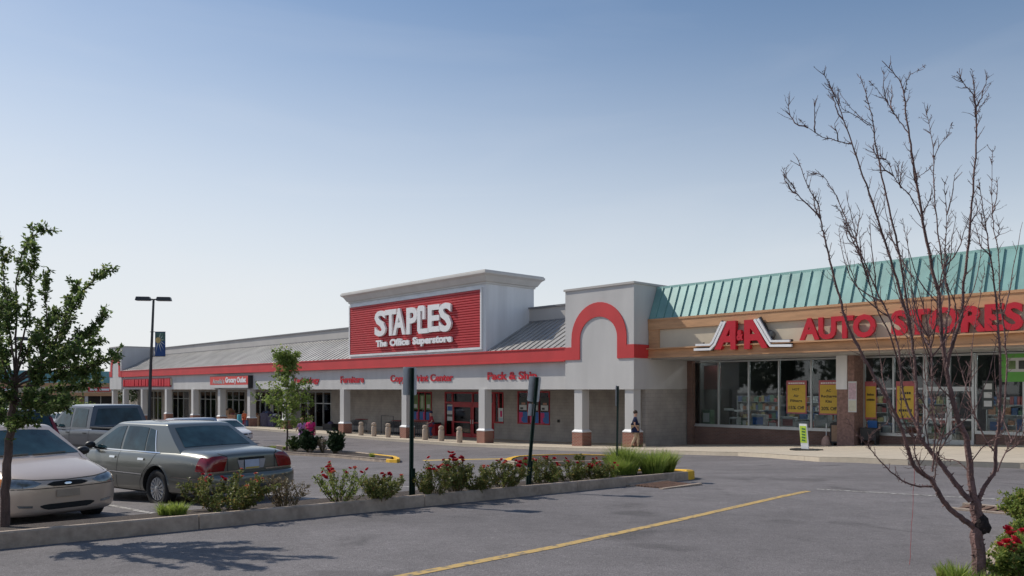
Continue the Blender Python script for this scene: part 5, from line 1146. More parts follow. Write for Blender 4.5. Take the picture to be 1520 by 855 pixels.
# shopping carts in a row by the wall
def cart():
    r = empty('shopping_cart', (0,0,0), 0, 'x', 'shopping cart', 'shopping carts nested by the wall')
    m = MB()
    def basket_pt(t, s, h): # t front..back
        w = .20+.08*t+.04*h; return Vector((-.42+.84*t - .05*h*0, s*w, .48+.06*t + h*(.34+.10*t)))
    for h in (0,.25,.5,.75,1):
        ring = [basket_pt(0,-1,h), basket_pt(0,1,h), basket_pt(1,1,h), basket_pt(1,-1,h), basket_pt(0,-1,h)]; m.tube(ring, .006, 4)
    for i in range(9):
        t = i/8
        for s in (1,-1): m.tube([basket_pt(t,s,0), basket_pt(t,s,1)], .004, 4)
        m.tube([basket_pt(t,-1,0), basket_pt(t,1,0)], .004, 4)
    m.build('basket', M['cartm'], r, abs_=False)
    m = MB()
    for s in (1,-1): m.tube([(-.40,s*.20,.12),(.45,s*.24,.14),(.38,s*.24,.55),(.55,s*.26,1.0)], .013, 6)
    m.build('frame', M['cartm'], r, abs_=False)
    m = MB(); m.tube([(.56,-.27,1.0),(.56,.27,1.0)], .018, 8); m.build('handle', 'redframe', r, abs_=False)
    for x, y in ((-.38,.2),(-.38,-.2),(.42,.24),(.42,-.24)):
        m = MB(); m.tube([(x,y-.015,.06),(x,y+.015,.06)], .06, 10); m.build('caster', 'rubber', r, abs_=False)
    return r
M['cartm'] = mat('cart_metal', (.10,.11,.13), .4, metal=.6)
c0 = cart(); k = 0
cl = ['front cart','second cart','third cart','fourth cart','fifth cart','last cart']
for row, (u0, v0, ang, nn, lb) in enumerate(((50.2,33.9,0,6,'of the nested row by the left bollard'),(47.8,33.9,0,6,'of the nested row behind the middle bollard'),(54.8,33.6,0,5,'of the dark row left of the pillar by the Furniture lettering'))):
    for j in range(nn):
        c = c0 if k == 0 else copy_tree(c0); k += 1
        u, v = u0 - j*.24*1.0, v0; c.location = W(u, v, tz(u, v)+.148); c.rotation_euler = (0,0,ROT+(0 if row != 1 else 0)); c['label'] = '%s %s' % (cl[j], lb)
u, v = 51.0, 33.6; b = W(u, v, tz(u,v)+.14); m = MB(); m.tube([b, b+Vector((0,0,1.35)), W(49.4,33.6,tz(u,v)+1.49), W(49.4,33.6,tz(u,v)+.14)], .03, 8); tag(m.build('cart_corral_rail', 'cartm'), 'dark tubular hoop rail standing over the shopping carts', 'rail')
# bin by the wall and bench-like display
b = fac(646, 640, 35.0)[0]; u, v = b, 35.0; z = tz(u, v)+.15; r = empty('litter_bin', W(u, v, z), 0, 'dark red litter bin against the wall behind the bollards', 'bin'); m = MB(); m.ubox(u-.3,u+.3,v-.3,v+.3,z,z+.85); m.build('bin_body', 'redframe', r, bevel=.03); m = MB(); m.ubox(u-.33,u+.33,v-.33,v+.33,z+.852,z+.95); m.build('lid', 'black', r, bevel=.03)
# goods outside the grocery and next shop
rr = random.Random(12)
pur = mat('purple_goods', (.07,.06,.12), .6, var=.4, scale=6); cb_ = mat('cardboard', (.28,.17,.10), .8, var=.2)
def crate_pile(px, v, w, hs, mats, label, name='display_bin'):
    u = fac(px, 620, v)[0]; z = tz(u, v)+.148; r = empty(name, W(u, v, z), 0, label, 'display bin'); m = MB(); m.ubox(u-w/2,u+w/2,v-.35,v+.35,z,z+hs); m.build('bin_body', mats[0], r, bevel=.02)
    for k, m_ in enumerate(mats[1:]):
        x = u-w/2+(k+.5)*w/len(mats[1:]); q_ = MB(); q_.blob(W(x, v, z+hs), (.24,.24,.20), 2, .15, rr); q_.build('goods', m_, r)
crate_pile(384, 32.5, 1.6, .95, [cb_, gm[5], gm[6]], 'brown bin of goods under the window left of the small tree')
crate_pile(397, 32.6, 1.5, 1.2, [pur, pur, gm[1], pur], 'tall dark purple display behind the small tree')
crate_pile(406, 32.6, 1.3, 1.0, [pur, gm[0], pur], 'dark display with pale tops behind the small tree')
crate_pile(349, 32.8, 1.8, .9, [gm[6], gm[5], gm[2]], 'orange produce bin under the grocery sign')
crate_pile(340, 33.2, 1.4, 1.3, [cb_, gm[6], gm[5]], 'cardboard produce bin left of the orange one')
crate_pile(368, 31.0, .9, .55, [gm[1], gm[0]], 'low blue bin beside the pillar right of the grocery sign')
for px, m_, lb in ((357,mat('teal_drum',(.04,.28,.34),.5),'teal drum standing by the pillar under the grocery sign'),):
    u = fac(px, 620, 30.6)[0]; z = tz(u,30.6)+.148; q_ = MB(); q_.lathe([(.3,0),(.3,1.0),(.27,1.04),(.1,1.05)], W(u,30.6,z), 14); tag(q_.build('drum', m_, smooth=True), lb, 'drum')
crate_pile(491, 33.6, 1.4, .5, [M['black'], pur], 'low dark bin beside the carts left of the pillar')
# street-side items of the auto store
u, v = gnd(1196, 668.5, .15); z = tz(u, v)+.148
r = empty('pavement_sign', W(u, v, z), 0, 'small yellow green sandwich sign on a black foot on the sidewalk', 'sign')
m = MB(); m.ubox(u-.55,u+.5,v-.28,v+.28,z,z+.06); m.build('foot', 'rubber', r, bevel=.02)
m = MB(); n_ = W(0,0,1)*0; a_ = W(u+.15,v,z+.06); 
m.prism([W(u+.17,v-.02,z+.06),W(u-.12,v-.02,z+.06),W(u-.04,v-.02,z+.98),W(u+.25,v-.02,z+.98)], W(0,.05,0)-W(0,0,0)); m.build('board', 'trim', r)
m = MB(); m.prism([W(u+.19,v-.03,z+.28),W(u-.06,v-.03,z+.28),W(u-.02,v-.03,z+.90),W(u+.22,v-.03,z+.90)], W(0,.009,0)-W(0,0,0)); m.build('panel', mat('lime_panel',(.45,.62,.05),.5,var=.1), r)
m = MB()
for k in range(5): m.prism([W(u+.14-.0*k,v-.035,z+.35+.105*k),W(u+.0,v-.035,z+.33+.105*k),W(u+.0,v-.035,z+.39+.105*k),W(u+.14,v-.035,z+.41+.105*k)], W(0,.004,0)-W(0,0,0))
m.build('lettering', mat('dark_green_print',(.05,.16,.05),.5), r)
u, v = fac(1226.5, 640, AW-.6)[0], AW-.6; z = tz(u, v)+.148; r = empty('ash_stand', W(u,v,z), 0, 'white thin pole on a bulbous pinkish base left of the brown cabinet', 'ash stand')
m = MB(); m.lathe([(.20,0),(.22,.08),(.20,.25),(.14,.36),(.07,.42),(.03,.46)], W(u,v,z), 14); m.build('base', mat('pinkish_base',(.50,.33,.27),.7), r, smooth=True)
m = MB(); m.tube([W(u,v,z+.44), W(u,v,z+1.0)], .022, 8); m.build('pole', 'trim', r)
u0, u1 = fac(1232, 640, AW-.75)[0], fac(1256, 640, AW-.75)[0]; v = AW-.75; z = tz(u0, v)+.148
r = empty('cabinet', W((u0+u1)/2, v, z), 0, 'brown cabinet in a black frame at the foot of the brick pier', 'cabinet')
m = MB(); m.ubox(u1,u0,v,v+.5,z+.12,z+1.02); m.build('frame', 'black', r, bevel=.02); m = MB(); m.ubox(u1+.1,u0-.08,v-.02,v-.003,z+.2,z+.93); m.build('door', mat('tan_door',(.30,.19,.12),.6,var=.15), r)
for x in (u0-.1, u1+.1): m = MB(); m.ubox(x-.04,x+.04,v+.05,v+.45,z,z+.12); m.build('leg', 'black', r)
u = fac(1291, 650, AW-.5)[0]; v = AW-.5; z = tz(u, v)+.148
r = empty('news_rack', W(u, v, z), 0, 'dark wire rack standing right of the brick pier', 'rack'); m = MB(); m.ubox(u-.35,u+.35,v-.2,v+.2,z+.2,z+.75); m.build('box', 'black', r, bevel=.02)
for x in (-.3,.3): m = MB(); m.ubox(u+x-.03,u+x+.03,v-.15,v+.15,z,z+.2); m.build('leg', 'black', r)

# ================================================================ PEOPLE
def person(loc, head, H, label, shirt, legs, hair, arms=None, stride=0.0, sleeve='short', shorts=False, extra=None, wide=1.0):
    r = empty('person', loc, head, label, 'person'); k = H/1.75
    J = dict(pel=(0,0,.95), w=(0,0,1.08), ch=(.015,0,1.30), nk=(0,0,1.47), hd0=(.015,0,1.55), hd1=(.02,0,1.68), hd2=(.01,0,1.735),
      Ls=(0,.18,1.42), Le=(-.03,.25,1.13), Lh=(.06,.26,.88), Rs=(0,-.18,1.42), Re=(-.03,-.25,1.13), Rh=(.06,-.26,.88),
      Lp=(0,.09,.92), Lk=(.02+stride*.35,.10,.50), La=(stride*.45-.04,.10,.08), Lt=(stride*.45+.15,.12,.03),
      Rp=(0,-.09,.92), Rk=(.05-stride*.10,-.10,.50), Ra=(-stride*.45-.04,-.10,.08+abs(stride)*.03), Rt=(-stride*.45+.14,-.12,.03))
    if arms: J.update(arms)
    J = {a: Vector(p)*k for a, p in J.items()}
    for s in 'LR':   # hand: palm and five fingers
        d = (J[s+'h']-J[s+'e']).normalized(); sy_ = Vector((0, 1 if s == 'L' else -1, 0)); fw = d.cross(sy_).normalized()
        if fw.x < 0: fw = -fw
        J[s+'q'] = J[s+'h']+d*.07*k
        for i in range(4): J[s+'f%d' % i] = J[s+'q'] + (d*(.075-.008*abs(i-1.3)) + fw*(.03-.02*i) + fw*.012)*k; J[s+'b%d' % i] = J[s+'q'] + (d*.03 + fw*(.028-.019*i))*k
        J[s+'t'] = J[s+'h']+ (d*.065+fw*.055)*k
    E_ = [('pel','w'),('w','ch'),('ch','nk'),('nk','hd0'),('hd0','hd1'),('hd1','hd2')]
    for s in 'LR': E_ += [('ch',s+'s'),(s+'s',s+'e'),(s+'e',s+'h'),(s+'h',s+'q'),(s+'h',s+'t'),('pel',s+'p'),(s+'p',s+'k'),(s+'k',s+'a'),(s+'a',s+'t_' if 0 else s+'T')]
    J['LT'], J['RT'] = J['Lt'] if False else Vector((stride*.45+.13,.12,.035))*k, Vector((-stride*.45+.13,-.12,.035))*k
    for s in 'LR':
        for i in range(4): E_ += [(s+'q',s+'b%d'%i),(s+'b%d'%i,s+'f%d'%i)]
    Rd = dict(pel=.135*wide,w=.125*wide,ch=.145*wide,nk=.056,hd0=.075,hd1=.095,hd2=.07)
    for s in 'LR': Rd.update({s+'s':.065,s+'e':.043,s+'h':.028,s+'q':.032,s+'t':.010,s+'p':.095*wide,s+'k':.06,s+'a':.042,s+'T':.035}); Rd.update({s+'f%d'%i:.0085 for i in range(4)}); Rd.update({s+'b%d'%i:.010 for i in range(4)})
    def skin(name, edges, m, add=0, rootv=None, over=None, sub=1):
        ks = []
        for a, b in edges:
            for q_ in (a, b):
                if q_ not in ks: ks.append(q_)
        me = bpy.data.meshes.new(name); me.from_pydata([J[q_] for q_ in ks], [(ks.index(a), ks.index(b)) for a, b in edges], []); o = bpy.data.objects.new(name, me); col.objects.link(o)
        sm = o.modifiers.new('k', 'SKIN'); sk = me.skin_vertices[0].data
        for i, q_ in enumerate(ks):
            rr_ = (Rd[q_] if not (over and q_ in over) else over[q_])+add; sk[i].radius = (rr_*k, rr_*k*(1.18 if q_ in ('pel','w','ch') else 1)) if q_ in ('pel','w','ch') else (rr_*k, rr_*k); sk[i].use_root = (q_ == (rootv or ks[0]))
        ss_ = o.modifiers.new('s', 'SUBSURF'); ss_.levels = sub; ss_.render_levels = sub; bake(o); o.parent = r; o.data.materials.append(M[m] if isinstance(m, str) else m); setsmooth(o.data, 80); return o
    J['Lm'] = J['Ls'].lerp(J['Le'], .75); J['Rm'] = J['Rs'].lerp(J['Re'], .75); Rd['Lm'] = Rd['Rm'] = .05
    J['Lc'] = J['Lk'].lerp(J['La'], .85); J['Rc'] = J['Rk'].lerp(J['Ra'], .85); Rd['Lc'] = Rd['Rc'] = .05
    J['Ln'] = J['Lp'].lerp(J['Lk'], .8); J['Rn'] = J['Rp'].lerp(J['Rk'], .8); Rd['Ln'] = Rd['Rn'] = .075
    skin('body', E_, 'skin', 0, 'pel')
    J['hm'] = Vector((0,0,.86))*k; Rd['hm'] = .150*wide; Rd['pel'] = .145*wide
    tp = [('pel','hm'),('pel','w'),('w','ch'),('ch','Ls'),('ch','Rs'),('Ls','Lm'),('Rs','Rm')]
    if sleeve == 'long': tp += [('Lm','Lw'),('Rm','Rw')]; J['Lw'] = J['Le'].lerp(J['Lh'], .9); J['Rw'] = J['Re'].lerp(J['Rh'], .9); Rd['Lw'] = Rd['Rw'] = .035
    skin('shirt', tp, shirt, .026, 'pel')
    if shorts: tr_ = [('pel','Lp'),('Lp','Ln'),('pel','Rp'),('Rp','Rn')]
    else: tr_ = [('pel','Lp'),('Lp','Lk'),('Lk','Lc'),('pel','Rp'),('Rp','Rk'),('Rk','Rc')]
    skin('trousers' if not shorts else 'shorts', tr_, legs, .014, 'pel')
    for s in 'LR': skin('shoe', [(s+'a', s+'T')], 'black', .014)
    h = MB(); h.blob(J['hd1']+Vector((-.022,0,.035))*k, Vector((.112,.102,.105))*k, 2, .03); h.build('hair', hair, r, smooth=True, abs_=False)
    f = MB(); f.blob(J['hd1']+Vector((.098,0,-.015))*k, Vector((.016,.012,.018))*k, 1); f.build('nose', 'skin', r, smooth=True, abs_=False)
    for s in (1,-1): f = MB(); f.blob(J['hd1']+Vector((.090,.034*s,.008))*k, Vector((.008,.011,.007))*k, 1); f.build('eye', 'black', r, smooth=True, abs_=False)
    return r
navy = mat('navy_cloth', (.010,.016,.06), .9, var=.2); khaki = mat('khaki_cloth', (.42,.32,.22), .9, var=.1); pink = mat('hot_pink_cloth', (.62,.02,.16), .9, var=.15); lil = mat('lilac_cloth', (.45,.25,.48), .9, var=.3, scale=14); redc = mat('red_cloth', (.30,.02,.035), .9, var=.15); jean = mat('denim', (.03,.06,.15), .9, var=.15); dkc = mat('dark_cloth', (.03,.03,.035), .9)
hb = mat('brown_hair', (.05,.03,.02), .7, var=.2); hl = mat('fair_hair', (.38,.22,.10), .7, var=.2)
v = 30.35; u = fac(943, 640, v)[0]; person(W(u, v, tz(u, v)+.148), math.atan2(-B_, A_)+R(35), 1.74, 'person in a navy polo shirt and khaki trousers standing by the right pillar', navy, khaki, hb, arms=dict(Le=(-.06,.24,1.14),Lh=(.08,.20,.94),Re=(-.02,-.26,1.14),Rh=(.10,-.22,.93)), stride=.35, wide=1.2)
u, v = px_at(461, 43.5); person(W(u, v, tz(u, v)), R(95), 1.66, 'person in a bright pink top with fair hair walking behind the dark shrub', pink, dkc, hl, stride=.3, wide=1.2)
u, v = px_at(448.5, 43.9); person(W(u, v, tz(u, v)), R(115), 1.60, 'person in a lilac top walking left of the one in pink', lil, dkc, hl, arms=dict(Le=(.05,.28,1.15),Lh=(.28,.30,1.02)), stride=.3)
u, v = fac(640, 640, 32.2)[0], 32.2; person(W(u, v, tz(u, v)+.148), R(-160), 1.78, 'person in a red shirt, dark cap and jeans beside the entrance', redc, jean, navy, arms=dict(Lh=(.25,.24,1.02),Le=(.0,.26,1.12)), stride=.15)
u, v = px_at(362.5, 68); v = 30.6; u = fac(362.5, 630, v)[0]; person(W(u, v, tz(u, v)+.148), R(-60), 1.35, 'small person in an orange top by the pillar under the grocery sign', mat('orange_cloth', (.70,.16,.06), .9), redc, hl, stride=.2)
# ================================================================ VEGETATION
rnd = random.Random(21)
def rv(s=1.0, r=None):
    r = r or rnd
    return Vector((r.gauss(0,1), r.gauss(0,1), r.gauss(0,1)))*s
def leaf(mb, p, d, n, L_, w):
    """pointed leaf of two folded halves"""
    d = d.normalized(); s = d.cross(n)
    if s.length < 1e-4: s = d.orthogonal()
    s.normalize(); n = s.cross(d)
    a = p; b = p+d*L_*.45+s*w*.5-n*w*.12; c = p+d*L_-n*L_*.12; e = p+d*L_*.45-s*w*.5-n*w*.12
    k = len(mb.v); mb.v += [a, b, c, e]; mb.f.append((k, k+1, k+2, k+3))
M['leaf_mid'] = leafmat('leaf_green', (.065,.115,.032), (.17,.235,.075), (.32,.35,.12), .55)
M['leaf_bright'] = leafmat('leaf_bright_green', (.14,.22,.045), (.28,.36,.09), (.42,.42,.14), .5)
M['leaf_rose'] = leafmat('rose_leaf', (.085,.125,.030), (.24,.25,.075), (.42,.22,.08), .4)
M['leaf_dark'] = leafmat('dark_leaf', (.016,.042,.016), (.05,.085,.03), None, .2)
M['leaf_dry'] = leafmat('dry_leaf', (.17,.12,.07), (.26,.21,.12), (.12,.15,.05), .25)
M['grassb'] = leafmat('grass_blade', (.19,.28,.05), (.36,.44,.10), (.48,.44,.17), .5)
M['petal'] = leafmat('rose_petal', (.30,.006,.018), (.50,.014,.03), (.45,.03,.08), .2)
M['petalp'] = leafmat('coral_petal', (.55,.10,.07), (.62,.16,.11), (.48,.05,.06), .25)
M['stem'] = mat('rose_stem', (.13,.09,.045), .8, var=.3)
M['farleaf'] = leafmat('far_leaf', (.030,.055,.020), (.075,.11,.040), None, .2)

M['leaf_right'] = leafmat('rose_leaf_fresh', (.12,.19,.035), (.30,.36,.09), (.46,.34,.10), .5)
# ---- one bloom mesh, shared
def bloom_mesh(m, r=.032, seed=1):
    rr = random.Random(seed); mb = MB()
    for i in range(16):
        a = i*2.4; t = i/16; d = Vector((math.cos(a)*(.35+.65*t), math.sin(a)*(.35+.65*t), 1.0-.75*t)).normalized(); n = Vector((-math.sin(a), math.cos(a), .2))
        p = d*r*.15; s = d.cross(Vector((0,0,1))); s = s.normalized() if s.length > .01 else Vector((1,0,0)); k = len(mb.v); L_ = r*(.8+.5*t); w = r*.9
        q0 = p+s*w*.35; q1 = p-s*w*.35; q2 = p+d*L_-s*w*.6; q3 = p+d*L_*1.15; q4 = p+d*L_+s*w*.6
        mb.v += [q0, q1, q2, q3, q4]; mb.f.append((k,k+1,k+2,k+3,k+4))
    me = bpy.data.meshes.new('bloom'); me.from_pydata(mb.v, [], mb.f); me.materials.append(M[m]); return me
BL = [bloom_mesh('petal', .026, 1), bloom_mesh('petal', .032, 2), bloom_mesh('petalp', .024, 3)]
def bush(loc, w, h, label, name='rose_bush', leafm='leaf_rose', density=1.0, blooms=0, seed=0, depth=None, leafsize=.035, stems=14, group=None, top=(), cat='shrub', open_=.0, bcol=None):
    r_ = random.Random(seed); root = empty(name, loc, 0, label, cat, group); depth = depth or w*.8
    st_ = MB(); lf = MB(); tips = []
    for i in range(stems):
        a = r_.uniform(0, 6.283); q = math.sqrt(r_.random()); hh = h*r_.uniform(.55, 1.0)*(1-.35*q*q)
        e = Vector((math.cos(a)*q*w/2, math.sin(a)*q*depth/2, hh)); b = Vector((e.x*.18, e.y*.18, -.05)); mid = b.lerp(e, .5)+Vector((e.x*.14,e.y*.14,hh*.12))
        pts = [b, b.lerp(mid,.5)+rv(.01,r_), mid, mid.lerp(e,.55)+rv(.015,r_), e]; st_.tube(pts, [.007,.006,.005,.004,.002], 4, False)
        seg = []
        for s in range(3): # side shoots
            t = r_.uniform(.3,.95); p = pts[2].lerp(e, t) if t > .5 else pts[1].lerp(pts[2], t); o = rv(1,r_); o.z = abs(o.z)*.9+.1; o = o.normalized()*h*r_.uniform(.15,.33); st_.tube([p, p+o*.6, p+o], [.0035,.003,.0015], 3, False); seg.append((p, p+o)); tips.append(p+o)
        tips.append(e); seg += [(pts[2], pts[3]), (pts[3], e), (pts[1], pts[2])]
        for (p0, p1) in seg:
            n = int(11*density*(p1-p0).length/ .12)+1
            for _ in range(n):
                p = p0.lerp(p1, r_.random()) + rv(.012,r_); d = rv(1,r_)+Vector((0,0,.35)); d.normalize(); L_ = leafsize*r_.uniform(.6,1.25)
                for kk in range(3):
                    dd = (d+rv(.55,r_)).normalized(); leaf(lf, p+dd*.006, dd, (rv(1,r_)+Vector((0,0,1.2))).normalized(), L_, L_*.62)
    st_.build('stems', 'stem', root, abs_=False); 
    lf.build('foliage', leafm, root, abs_=False)
    tips.sort(key=lambda p: -p.z); cand = tips[:max(blooms*2, 1)]; r_.shuffle(cand)
    def put_bloom(p, mi):
        o = bpy.data.objects.new('bloom', BL[mi]); col.objects.link(o); o.parent = root; o.location = p; s = r_.uniform(.8,1.25); o.scale = (s,s,s); o.rotation_euler = (r_.uniform(-.7,.7), r_.uniform(-.7,.7), r_.uniform(0,6))
    for i in range(min(blooms, len(cand))): put_bloom(cand[i]+rv(.012,r_)+Vector((0,-.01,.01)), bcol[i % len(bcol)] if bcol else r_.choice([0,0,1,2]))
    for p in top:   # clusters placed by hand: (x, z, n)
        for i in range(p[2]): put_bloom(Vector((p[0],-depth*.22,p[1]))+rv(.030,r_), r_.choice([0,1]))
    return root
def grass(loc, w, d, h, n, label, seed=0, m='grassb', name='grass_clump', lean=.5, cat='plant'):
    r_ = random.Random(seed); mb = MB(); tf = [(r_.uniform(-.36,.36)*w, r_.uniform(-.36,.36)*d, r_.uniform(.6,1.1)) for _ in range(max(3,int(w*d*9)))]
    for i in range(n):
        a = r_.uniform(0,6.283); q = math.sqrt(r_.random()); T_ = r_.choice(tf); b = Vector((math.cos(a)*q*w/2*.75, math.sin(a)*q*d/2*.75, -.03)); hh = h*r_.uniform(.5,1.05)*T_[2]*(1-.2*q); b = Vector((T_[0],T_[1],0))+b*.35; o = Vector((math.cos(a)*q, math.sin(a)*q, 0))*hh*lean + Vector((r_.gauss(0,.2),r_.gauss(0,.2),0))*hh
        t = b+Vector((0,0,hh))+o; md = b.lerp(t,.5)+Vector((0,0,hh*.10))-o*.15; s = Vector((r_.gauss(0,1), r_.gauss(0,1), 0)).normalized()*.005; k = len(mb.v)
        mb.v += [b-s, b+s, md+s, md-s, t]; mb.f.append((k,k+1,k+2,k+3)); mb.f.append((k+3,k+2,k+4))
    o = mb.build(name, m, None, abs_=False); o.location = loc; return tag(o, label, cat)
def at(px, py, h=IH-.03):
    u, v = gnd(px, py, h)
    if abs(h-(IH-.03)) < 1e-6 and u > 9 and v < 14: h = bedh(u)
    return W(u, v, tz(u, v)+h), u, v
# island planting
def ibush(px, pyb, wpx, pyt, label, **k):
    loc, u, v = at(px, pyb); Y = loc.y; s = Y/FPX; k['density'] = k.get('density',1)*(1.35 if k.get('density',1) > .8 else 1); wpx *= 1.18 if k['density'] > 1 else 1; k.setdefault('leafm', ['leaf_rose','leaf_right','leaf_rose','leaf_mid'][int(px) % 4]); return bush(loc, wpx*s, (pyb-pyt)*s*1.05, label, seed=int(px), **k)
S_ = dict(leafsize=.030)
ibush(330, 758, 118, 698, 'rose bush with coral tips in front of the grey green car', density=1.0, blooms=16, stems=30, leafsize=.034, bcol=[2,0,2])
ibush(423, 751, 66, 700, 'sparse half bare shrub below the rear bumper of the grey green car', leafm='leaf_dry', density=.55, blooms=0, stems=24, leafsize=.028)
ibush(505, 745, 96, 690, 'loose rose bush with a tall red flowered shoot right of the cars', density=.6, blooms=14, stems=24, leafsize=.030, top=[(-.12,.50,3),(-.22,.40,2)], bcol=[0,0,2])
ibush(566, 742, 78, 706, 'low green bush just left of the first green sign post', density=1.1, blooms=4, stems=26, leafsize=.030)
ibush(642, 735, 60, 694, 'rose bush just right of the first green sign post', density=1.0, blooms=6, stems=26, top=[(0,.44,3),(.07,.47,2)], **S_)
ibush(678, 731, 58, 679, 'tallest rose bush crowned with dark red blooms', density=1.0, blooms=5, stems=26, top=[(-.05,.60,7),(.06,.56,5),(-.12,.45,3)], **S_)
ibush(712, 729, 56, 694, 'olive green rose bush right of the tallest one', density=1.1, blooms=3, stems=24, bcol=[2], **S_)
ibush(748, 725, 56, 684, 'rose bush just left of the leaning sign post', density=1.0, blooms=5, stems=24, top=[(.28,.42,4)], **S_)
ibush(804, 717, 60, 678, 'rose bush just right of the leaning sign post', density=1.0, blooms=9, stems=24, **S_)
ibush(848, 713, 52, 680, 'rose bush in front of the yellow kerbed island', density=1.0, blooms=6, stems=24, top=[(-.28,.34,4)], **S_)
ibush(884, 711, 50, 680, 'low rose bush with the brightest red cluster at its foot', density=1.0, blooms=3, stems=24, top=[(-.10,.30,7),(-.16,.22,5),(.06,.34,3)], **S_)
ibush(905, 708, 34, 690, 'small rose bush in front of the grass clump', density=.9, blooms=3, stems=16, top=[(.05,.25,5)], **S_)
def igr(px, pyb, wpx, pyt, n, label, **k):
    loc, u, v = at(px, pyb); s = loc.y/FPX; return grass(loc, wpx*s, wpx*s*.7, (pyb-pyt)*s*1.1, n, label, seed=int(px), **k)
igr(248, 765, 62, 739, 900, 'small yellow green grass tuft by the rear wheel of the sedan')
igr(926, 704, 70, 655, 2600, 'bright grass clump around the foot of the right sign post')
igr(955, 703, 70, 660, 2600, 'bright green grass clump in the middle of the island end')
igr(982, 701, 54, 668, 1800, 'last grass clump before the yellow kerb nose')
igr(818, 714, 26, 690, 300, 'small weedy tuft between two rose bushes right of the leaning post')
# mulch chips are in the bed material; scattered weeds at the kerb edge
# mid island planting
def mbush(px, pyb, wpx, pyt, label, **k):
    loc, u, v = at(px, pyb, .12); s = loc.y/FPX; return bush(loc, wpx*s, (pyb-pyt)*s*1.05, label, name='shrub', seed=int(px)+3, depth=wpx*s*.8, **k)
mbush(438, 669, 22, 648, 'round grey green shrub left of the dark shrub behind which two people walk', leafm='leaf_mid', density=.8, stems=24, leafsize=.07)
mbush(459, 671, 32, 640, 'dark green shrub in front of the two people', leafm='leaf_dark', density=1.1, stems=36, leafsize=.07)
mbush(479, 671, 18, 650, 'bare twiggy shrub between two dark shrubs', leafm='leaf_dry', density=.25, stems=26, leafsize=.05)
mbush(498, 672, 28, 642, 'round dark shrub at the right of the mid island', leafm='leaf_dark', density=1.2, stems=36, leafsize=.07)
for px, py, w, t_, lb in ((554,679,14,670,'small green tuft near the yellow tip of the mid island'),(405,667,8,660,'tiny weed left of the small tree'),(421,667,7,661,'tiny dry weed at the foot of the small tree')):
    loc, u, v = at(px, py, .12); s = loc.y/FPX; grass(loc, w*s, w*s, (py-t_)*s*1.1, 260, lb, seed=px)
for i, (px, py, w, t_) in enumerate(((860,683,18,674),(783,687,16,680),(905,688,22,676))):
    loc, u, v = at(px, py, .12); s = loc.y/FPX; bush(loc, w*s, (py-t_)*s, ['small shrub in the yellow kerbed island behind the right roses','tiny shrub at the left end of the yellow kerbed island','leafy shrub in the yellow kerbed island left of the grass'][i], name='shrub', leafm='leaf_rose', seed=40+i, stems=14, leafsize=.05, density=.8)

# ---- trees
def trunk_mesh(mb, pts, r0, r1, n=8, knots=True, r_=rnd):
    k = len(pts); mb.tube(pts, [r0+(r1-r0)*(i/(k-1))**.85 for i in range(k)], n)
def smooth_pts(pts, n=4, jit=0, r_=rnd):
    P = [Vector(p) for p in pts]; out = []
    for i in range(len(P)-1):
        p0, p1, p2, p3 = P[max(i-1,0)], P[i], P[i+1], P[min(i+2,len(P)-1)]
        for j in range(n):
            t = j/n; out.append(.5*((2*p1)+(-p0+p2)*t+(2*p0-5*p1+4*p2-p3)*t*t+(-p0+3*p1-3*p2+p3)*t**3) + (rv(jit,r_) if (j or i) else Vector()))
    out.append(P[-1]); return out
def twigs(mb, pts, r_, lo=.25, count=10, L0=.3, rad=.004, up=.5, depth=1, out=None):
    """thin side shoots along a limb"""
    n = len(pts)
    for _ in range(count):
        t = lo+(1-lo)*r_.random(); i = min(n-2, int(t*(n-1))); p = pts[i].lerp(pts[i+1], r_.random()); d = (pts[i+1]-pts[i]).normalized(); o = rv(1,r_); o = (o-d*o.dot(d)).normalized()
        v_ = (o*.7+d*r_.uniform(.5,1.1)+Vector((0,0,up*r_.random()))).normalized(); L_ = L0*r_.uniform(.3,1.0)*(1-.55*t)
        q1 = p+v_*L_*.5+rv(L_*.04,r_); q2 = q1+(v_+rv(.12,r_)+Vector((0,0,.15))).normalized()*L_*.5
        mb.tube([p,q1,q2], [rad,rad*.75,rad*.4], 4, False)
        if out is not None: out.append((p,q1)); out.append((q1,q2))
        if depth > 0: twigs(mb, [p,q1,q2], r_, .3, r_.choice([1,2,3]), L_*.5, rad*.6, up, depth-1, out)

